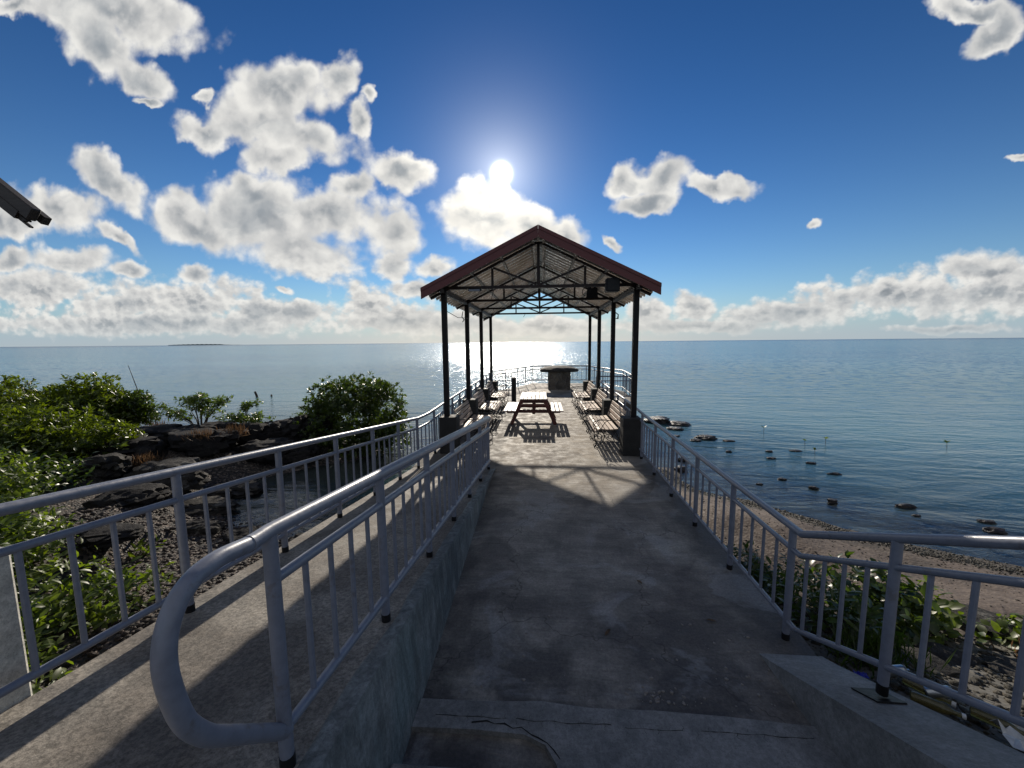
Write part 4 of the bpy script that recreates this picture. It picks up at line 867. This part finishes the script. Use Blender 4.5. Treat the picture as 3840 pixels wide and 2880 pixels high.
def bush(name, label, cat, loc, lumps, nclu, nleaf, L, mat, seed, group=None, stems=10, stilt=0, seg=1, spread=.10, stem_r=.02, wr=.42):
    """lumps: list of (x,y,z,rx,ry,rz) relative to loc"""
    rng = np.random.default_rng(seed); t = thing(name, label, cat, group, loc)
    w = np.array([l[3]*l[4]+l[4]*l[5]+l[3]*l[5] for l in lumps]); w = w/w.sum()
    idx = rng.choice(len(lumps), nclu, p=w); lm = np.array(lumps)[idx]
    dr = rng.normal(size=(nclu, 3)); dr /= np.linalg.norm(dr, axis=1, keepdims=True); rad = (1-.55*rng.random(nclu)**1.8)*(1+.10*rng.normal(size=nclu))
    ce = lm[:, :3]+dr*lm[:, 3:]*rad[:, None]; keep = ce[:, 2] > -.05; ce = ce[keep]; dr = dr[keep]
    # thin the crown in places so gaps show through
    hol = np.array([noise.noise(Vector(c)*1.9+Vector((seed, 0, 0))) for c in ce]); kp = hol > -.33; ce = ce[kp]; dr = dr[kp]
    ctr = ce.mean(0)
    m_ = len(ce); ce_r = np.repeat(ce, nleaf, 0); dr_r = np.repeat(dr, nleaf, 0)
    ax_ = dr_r*.55+np.array([0, 0, .75]); ax_ /= np.linalg.norm(ax_, axis=1, keepdims=True)
    rnd = rng.normal(size=(m_*nleaf, 3)); perp = np.cross(ax_, rnd); perp /= np.linalg.norm(perp, axis=1, keepdims=True)+1e-9
    k = .25+1.1*rng.random((m_*nleaf, 1)); d = ax_*.55+perp*k; d /= np.linalg.norm(d, axis=1, keepdims=True)
    pos = ce_r+rng.normal(size=ce_r.shape)*spread*L*2.2
    nn = ax_+rng.normal(size=ax_.shape)*.25
    Ls = L*(.65+.6*rng.random(len(pos)))
    leaf_mesh('foliage', pos, nn, d, Ls, Ls*wr*(.8+.4*rng.random(len(pos))), mat, t, seg=seg)
    mb = MB(); R_ = random.Random(seed)
    trunk_base = Vector((ctr[0]*.6, ctr[1]*.6, -.12 if not stilt else .35))
    for i in range(stems):
        c = Vector(ce[rng.integers(m_)]); b = trunk_base+Vector((R_.uniform(-.12, .12), R_.uniform(-.12, .12), 0))
        mid = b.lerp(c, .5)+Vector((R_.uniform(-.1, .1), R_.uniform(-.1, .1), .04))
        mb.tube([b, b.lerp(mid, .5)+Vector((R_.uniform(-.04, .04), 0, .03)), mid, c], [stem_r, stem_r*.75, stem_r*.5, stem_r*.2], 6)
    if stilt:
        mb.tube([trunk_base+Vector((0, 0, -.1)), trunk_base+Vector((.03, 0, .4))], stem_r*1.5, 6)
        for i in range(stilt):
            a = 2*math.pi*i/stilt+R_.uniform(-.2, .2); rr2 = R_.uniform(.35, .8)
            mb.tube([trunk_base, trunk_base+Vector((math.cos(a)*rr2*.45, math.sin(a)*rr2*.45, -.06)), trunk_base+Vector((math.cos(a)*rr2*.85, math.sin(a)*rr2*.85, -.3)), trunk_base+Vector((math.cos(a)*rr2, math.sin(a)*rr2, -.6))], stem_r*.6, 5)
    mb.build('trunk', M['bark'], t, 60)
    return t
# round mangrove dome right of centre-left
bush('mangrove_bush', 'large dome shaped dark mangrove bush beside the outer railing, in the water', 'bush', (-5.72, 11.2, -1.0),
     [(0, 0, 1.0, 1.45, 1.2, 1.15), (-.55, 0, 1.6, .75, .8, .62), (.35, 0, 1.75, .8, .8, .58), (.95, .1, 1.25, .62, .8, .85), (-1.05, 0, .8, .6, .8, .65), (.9, 0, .5, .75, .9, .55), (.1, -.3, .5, 1.2, .8, .55)], 3000, 9, .115, 'dome', 11, stems=14, stilt=9)
# the big thicket on the left, several bushes
G1 = 'mangrove bushes massed on the left bank'
bush('mangrove_bush', 'tallest mangrove bush of the left thicket', 'bush', (-13.6, 10.2, -.65), [(0, 0, .95, 1.15, 1.1, .9), (.45, 0, 1.5, .8, .8, .55), (-.9, .2, 1.05, .8, .9, .65), (.9, -.3, .9, .75, .9, .7)], 1700, 8, .13, 'mangrove', 12, G1)
bush('mangrove_bush', 'left thicket bush cut by the left edge of the picture', 'bush', (-15.9, 9.4, -.65), [(0, 0, 1.1, 1.4, 1.1, .95), (1., 0, 1.4, .9, .9, .7), (-.9, 0, 1.2, 1., 1., .8)], 1600, 8, .13, 'mangrove', 13, G1)
bush('mangrove_bush', 'low bright mangrove bush at the right front of the left thicket', 'bush', (-10.7, 8.0, -.62), [(0, 0, .60, .95, .8, .62), (.6, .1, .55, .55, .6, .5), (-.7, -.1, .9, .8, .8, .7)], 1300, 8, .12, 'mangrove', 14, G1)
bush('mangrove_bush', 'middle front bush of the left thicket with pale leaf tips', 'bush', (-11.6, 7.3, -.62), [(0, 0, .85, 1.05, .9, .8), (-.8, -.2, .8, .9, .8, .6), (.7, 0, .7, .7, .7, .6)], 1400, 8, .12, 'mangrove', 15, G1)
bush('mangrove_bush', 'front bush of the left thicket, low at the left edge', 'bush', (-11.4, 5.9, -.6), [(0, 0, .55, 1.1, .9, .55), (-1.1, .2, .6, 1., .9, .6)], 1200, 8, .12, 'mangrove', 16, G1)
bush('mangrove_bush', 'rear bush of the left thicket between the tallest one and the stilt rooted bush', 'bush', (-13.1, 10.2, -.62), [(0, 0, 1.0, .8, .8, .7), (.4, 0, .8, .6, .7, .6)], 900, 8, .12, 'mangrove', 17, G1)
bush('mangrove_bush', 'small dark bush standing on stilt roots right of the thicket', 'bush', (-12.55, 10.75, -.6), [(0, 0, 1.05, .52, .5, .42), (.32, 0, 1.15, .34, .4, .34), (.35, 0, .72, .38, .4, .26), (-.3, 0, .8, .35, .4, .3)], 620, 8, .11, 'dome', 18, None, stilt=10, stems=8)
# small trees
def tree(name, label, loc, tips, nleaf, L, mat, seed, base_r=.035):
    rng = np.random.default_rng(seed); t = thing(name, label, 'tree', None, loc); mb = MB(); R_ = random.Random(seed)
    P_ = []; D_ = []
    for tp in tips:
        tp = Vector(tp); b = Vector((R_.uniform(-.04, .04), 0, -.1)); m_ = b.lerp(tp, .45)+Vector((-tp.x*.12, 0, .10))
        mb.tube([b, m_, tp], [base_r*.7, base_r*.45, base_r*.15], 6)
        for j in range(5):
            q_ = tp+Vector((R_.uniform(-.24, .24), R_.uniform(-.24, .24), R_.uniform(-.10, .12))); mb.tube([m_.lerp(tp, .7), q_], [base_r*.2, base_r*.08], 5)
            for k in range(nleaf):
                P_.append(q_+Vector((R_.gauss(0, .05), R_.gauss(0, .05), R_.gauss(0, .035)))); D_.append(Vector((R_.gauss(0, 1), R_.gauss(0, 1), R_.gauss(-.05, .5))).normalized())
    P_ = np.array(P_); D_ = np.array(D_); n = len(P_); Ls = L*(.7+.6*rng.random(n))
    leaf_mesh('crown', P_, np.array([0, 0, 1.])+rng.normal(size=(n, 3))*.4, D_, Ls, Ls*.42, mat, t); mb.build('trunk', M['bark'], t, 60); return t
tree('small_tree', 'small spreading tree with thin forked stems on the black rocks', (-10.3, 10.7, -.38), [(-.72, 0, .62), (-.45, .1, .85), (-.2, 0, 1.05), (.05, .1, 1.15), (.25, 0, 1.05), (.5, .1, .95), (.8, 0, 1.0), (.1, -.2, .85), (-.5, -.1, .5), (.45, 0, .7), (-.9, 0, .75), (-.15, .2, .8), (.3, .2, .8)], 26, .115, 'light_leaf', 21)
tree('sapling', 'bushy green sapling on the rocks right of the small tree', (-9.1, 10.95, -.38), [(-.4, 0, .35), (-.2, 0, .5), (.1, 0, .75), (.15, .1, .95), (.4, 0, .55), (.45, 0, .35), (-.45, .1, .3), (.25, 0, .4), (0, 0, .45)], 30, .11, 'light_leaf', 22)
tree('sapling', 'tiny sapling between the white stone and the round bush', (-7.6, 11.5, -.2), [(-.08, 0, .25), (.1, 0, .3), (0, .05, .2)], 7, .08, 'light_leaf', 23, .015)
# dry grass tufts
def tuft(label, loc, n, h_, seed, mat='dry', name='grass_tuft', lean=.35):
    rng = np.random.default_rng(seed); pos = rng.normal(size=(n, 3))*np.array([.16, .10, 0]); d = rng.normal(size=(n, 3))*lean+np.array([0, 0, 1.]); Ls = h_*(.5+.6*rng.random(n))
    o_ = leaf_mesh(name, pos, rng.normal(size=(n, 3)), d, Ls, np.full(n, .012), mat, None); o_.location = loc; return tag(o_, label, 'grass')
def gl_(x, y, k=0.): return (x, y, gz(x, y)+k)
tuft('brown dry grass tuft at the left edge of the thicket', gl_(-11.6, 5.0, .35), 260, .45, 31)
tuft('reddish dry grass behind the lichen grey boulder', gl_(-8.9, 7.8, .1), 300, .38, 32)
tuft('dry grass tuft on the dark boulder below the small tree', gl_(-8.4, 8.7, .42), 160, .32, 33)
tuft('second dry grass tuft on the dark boulder, nearer the sapling', gl_(-8.0, 9.3, .42), 140, .34, 34)
tuft('thin dry grass tuft right of the stilt rooted bush', gl_(-11.75, 10.7, .3), 90, .35, 35)
# near shrubs left and right: broad bright leaves
G2 = 'broad leaved shrubs on the left beach'
def shrub(label, x, y, lumps, n, L, mat, seed, group, z=None, nleaf=5, name='beach_shrub', wr=.40):
    return bush(name, label, 'shrub', (x, y, gz(x, y) if z is None else z), lumps, n, nleaf, L, mat, seed, group, stems=12, seg=2, spread=.25, stem_r=.008, wr=wr)
shrub('bright green shrub behind the outer railing at the lower left edge', -4.35, 2.35, [(0, 0, .16, .60, .5, .26), (-.6, .3, .25, .6, .5, .30)], 430, .105, 'creeper', 41, G2)
shrub('bright shrub spreading over the pebbles in front of the pillar', -3.75, 1.85, [(0, 0, .08, .36, .45, .2), (-.5, 0, .15, .4, .45, .22)], 170, .09, 'creeper', 42, G2)
shrub('green shrub behind the middle rail at the left edge', -5.5, 3.4, [(0, 0, .22, .75, .55, .30), (.6, .3, .12, .5, .45, .22), (-.8, .2, .3, .7, .6, .35)], 600, .11, 'creeper', 43, G2)
shrub('shrub with long bright leaves under the top rail at the left edge', -6.9, 4.1, [(0, 0, .35, .8, .55, .38), (-.9, .2, .4, .8, .6, .4)], 560, .12, 'creeper', 44, G2)
shrub('shrub spilling from the rocks above the left handrail', -8.6, 5.2, [(0, 0, .35, .7, .5, .35), (-.9, .2, .5, .9, .6, .5)], 560, .12, 'creeper', 45, G2)
shrub('lone bright seedling on the dark rocks left of the cove', -5.9, 5.0, [(0, 0, .12, .12, .12, .1)], 8, .12, 'creeper', 46, G2)
shrub('dark leafy shrub in the shade under the big thicket', -9.5, 6.3, [(0, 0, .3, .9, .6, .35)], 260, .13, 'creeper_dark', 47, G2)
G3 = 'leafy plants beside the right railing'
shrub('dark leafy plant close against the right railing', 2.75, 4.3, [(0, 0, .22, .40, .65, .34), (-.25, .5, .25, .25, .4, .34)], 330, .10, 'creeper_dark', 51, G3)
shrub('leafy plant right of the railing kink with sunlit tops', 3.35, 4.0, [(0, 0, .18, .5, .5, .32), (.2, .1, .35, .25, .25, .2)], 240, .10, 'creeper_dark', 52, G3, wr=.62)
shrub('bright green plant on the sand behind the sloping rail', 3.85, 3.9, [(0, 0, .12, .32, .35, .26)], 100, .12, 'creeper', 53, G3, wr=.62)
shrub('small round leaved plant on the rubble at the right edge', 4.75, 3.75, [(0, 0, .05, .4, .3, .12)], 80, .09, 'creeper', 54, G3, wr=.7)
shrub('shaded plant in the corner below the railing kink', 2.55, 3.35, [(0, 0, .15, .35, .45, .28)], 170, .11, 'creeper_dark', 55, G3)
tuft('reddish dry weeds on the rubble at the right edge', gl_(4.45, 3.35), 240, .16, 36, lean=.9)
tuft('dark grass in the shade beside the stair parapet', gl_(2.6, 2.95), 260, .25, 37, 'creeper_dark', lean=.6)
# rubble on the right ground
for i, (x, y, a, lb) in enumerate([(3.0, 3.1, .5, 'flat grey rubble stone beside the stair parapet'), (3.5, 3.35, .45, 'pale rubble stone behind the sloping rail'), (4.1, 3.2, .6, 'broad rubble stone at the right edge'), (3.9, 2.6, .5, 'rubble stone near the lower right edge'), (4.6, 4.1, .7, 'long dark stone between sand and rubble')]):
    rock((x, y, gz(x, y)-.03), (a, a*.75, .16), 60+i*1.7, 'basalt_grey', lb, 'stone', 'rubble stones right of the stairs', 'rubble_stone', .4, 3, .4)
# mangrove seedlings standing in the shallows
for i, (x, y, h_, lb) in enumerate([(7.85, 14.0, .34, 'mangrove seedling farthest left in the right hand shallows'), (8.2, 12.4, .26, 'forked mangrove seedling, second from the left in the shallows'), (8.95, 12.6, .28, 'mangrove seedling with a yellow leaf, third from the left'), (12.2, 12.3, .26, 'mangrove seedling standing alone far to the right'), (15.0, 11.6, .24, 'mangrove seedling at the right edge of the picture'), (7.9, 11.5, .16, 'tiny bare mangrove shoot above the reddish stone')]):
    t = thing('mangrove_seedling', lb, 'seedling', 'mangrove seedlings in the water', (x, y, -1.25)); rng = np.random.default_rng(70+i)
    h_ *= .62; MB().tube([(0, 0, 0), (.01, 0, .12), (0, .01, .25+h_)], .006, 6).build('stem', M['bark'], t, 60)
    n = 5 if i < 5 else 2; a = rng.random(n)*6.28; d = np.stack([np.cos(a), np.sin(a), .3+.9*rng.random(n)], 1)
    leaf_mesh('leaf', np.tile([0, .01, .25+h_], (n, 1)), np.tile([0, 0, 1.], (n, 1)), d, np.full(n, .12), np.full(n, .06), 'light_leaf', t)
# poles in the water
mb = MB(); mb.tube([(0, 0, -.4), (-.12, 0, .55), (-.30, 0, 1.25), (-.62, 0, 2.35)], [.028, .024, .018, .010], 7); o_ = mb.build('mooring_stick', M['bark'], smooth=60, tags=dict(label='thin leaning stick standing in the sea behind the left bushes', cat='stick')); o_.location = (-19.5, 17.3, -1.)
mb = MB(); mb.tube([(0, 0, -.3), (-.06, 0, .10), (-.16, 0, .36)], [.07, .07, .06], 8); o_ = mb.build('mooring_post', M['bark'], smooth=60, tags=dict(label='short leaning black stump out in the water', cat='post')); o_.location = (-17.8, 22.7, -1.)
mb = MB(); mb.tube([(0, 0, -.1), (.02, 0, .07), (.05, 0, .10)], .05, 7); o_ = mb.build('float', M['bark'], smooth=60, tags=dict(label='small dark float beside the leaning stump', cat='buoy')); o_.location = (-17.2, 23.1, -1.)

# ------------------------------------------------------------------ litter
def crumple(name, label, loc, size, mat, seed, cat='litter'):
    rng = np.random.default_rng(seed); n = 7; vs = []; mb = MB()
    for j in range(n):
        for i in range(n):
            vs.append(((i/(n-1)-.5)*size+rng.normal()*size*.04, (j/(n-1)-.5)*size*.7+rng.normal()*size*.04, abs(rng.normal())*size*.14+size*.06*abs(i-3)))
    mb.add(vs, [(j*n+i, j*n+i+1, j*n+n+i+1, j*n+n+i) for j in range(n-1) for i in range(n-1)]); o_ = mb.build(name, M[mat], tags=dict(label=label, cat=cat)); o_.location = loc
    so_ = o_.modifiers.new('thick', 'SOLIDIFY'); so_.thickness = .002; return o_
crumple('paper_scrap', 'crumpled white paper on the pebbles behind the outer railing', (-4.0, 3.5, gz(-4., 3.5)+.03), .16, 'paper', 1)
crumple('wrapper', 'orange and yellow wrapper on the pebbles', (-4.05, 2.98, gz(-4.05, 2.98)+.03), .09, 'yellow', 2)
crumple('wrapper', 'red scrap of packaging by the ramp edge', (-4.1, 3.13, gz(-4.1, 3.13)+.03), .10, 'redw', 3)
crumple('wrapper', 'dark blue scrap in the shade by the stair parapet', (2.25, 2.66, gz(2.25, 2.66)+.03), .07, 'bluew', 4)
crumple('wrapper', 'red wrapper behind the stair parapet', (2.52, 2.5, gz(2.5, 2.6)+.05), .11, 'redw', 5)
def bottle(label, loc, rz, mat='bottle', L=.22, r=.033):
    t = thing('bottle', label, 'bottle', 'litter bottles behind the parapet', loc); t.rotation_euler = (0, 0, rz)
    pr = [(0, .3), (.004, .9), (.02, 1), (.13, 1), (.16, .85), (.185, .45), (.20, .40), (.22, .40)]
    MB().tube([(a/.22*L, 0, r) for a, k in pr], [r*k for a, k in pr], 14).build('body', M[mat], t, 40); MB().tube([(L, 0, r), (L+.018, 0, r)], r*.47, 12).build('cap', M['cap'], t, 40); return t
gzz = gz(2.6, 2.4)+.05
bottle('straw coloured plastic bottle lying behind the stair parapet, upper one', (2.42, 2.55, gzz), -.9)
bottle('straw coloured plastic bottle lying behind the stair parapet, lower one', (2.62, 2.34, gzz), -.75)
bottle('brownish bottle half under the bottom rail', (2.35, 2.42, gzz), -.6)
for i, (x, y, lb) in enumerate([(2.33, 2.6, 'silver drink can end up behind the railing post'), (2.47, 2.45, 'second silver drink can between the bottles')]):
    t = thing('drink_can', lb, 'can', 'drink cans behind the parapet', (x, y, gzz)); pr = [(0, .8), (.006, 1), (.10, 1), (.112, .82), (.116, .80), (.1161, .74), (.113, .72), (.113, .01)]
    MB().tube([(a, -a*.4, .033+a*.5) for a, k in pr], [.032*k for a, k in pr], 18, False).build('body', M['can'], t, 40)
    MB().box((.118, -.047, .095), (.02, .012, .002)).build('tab', M['can'], t)
crumple('plastic_bag', 'dirty clear plastic bag behind the parapet in the lower right', (2.75, 2.15, gzz), .26, 'cap', 8)
# fallen leaves and twigs on the deck
rng = np.random.default_rng(9)
for i, (x, y, lb) in enumerate([(1.35, 3.05, 'dry fallen leaf on the deck near the parapet tip'), (.95, 3.5, 'dry fallen leaf on the deck left of the railing kink'), (.55, 2.9, 'small dry leaf in the middle of the near deck')]):
    o_ = leaf_mesh('fallen_leaf', np.zeros((1, 3)), np.array([[0, 0, 1.]]), np.array([[math.cos(i*2), math.sin(i*2), .05]]), np.array([.085]), np.array([.03]), 'dry', None, seg=2); o_.location = (x, y, .012); tag(o_, lb, 'leaf')
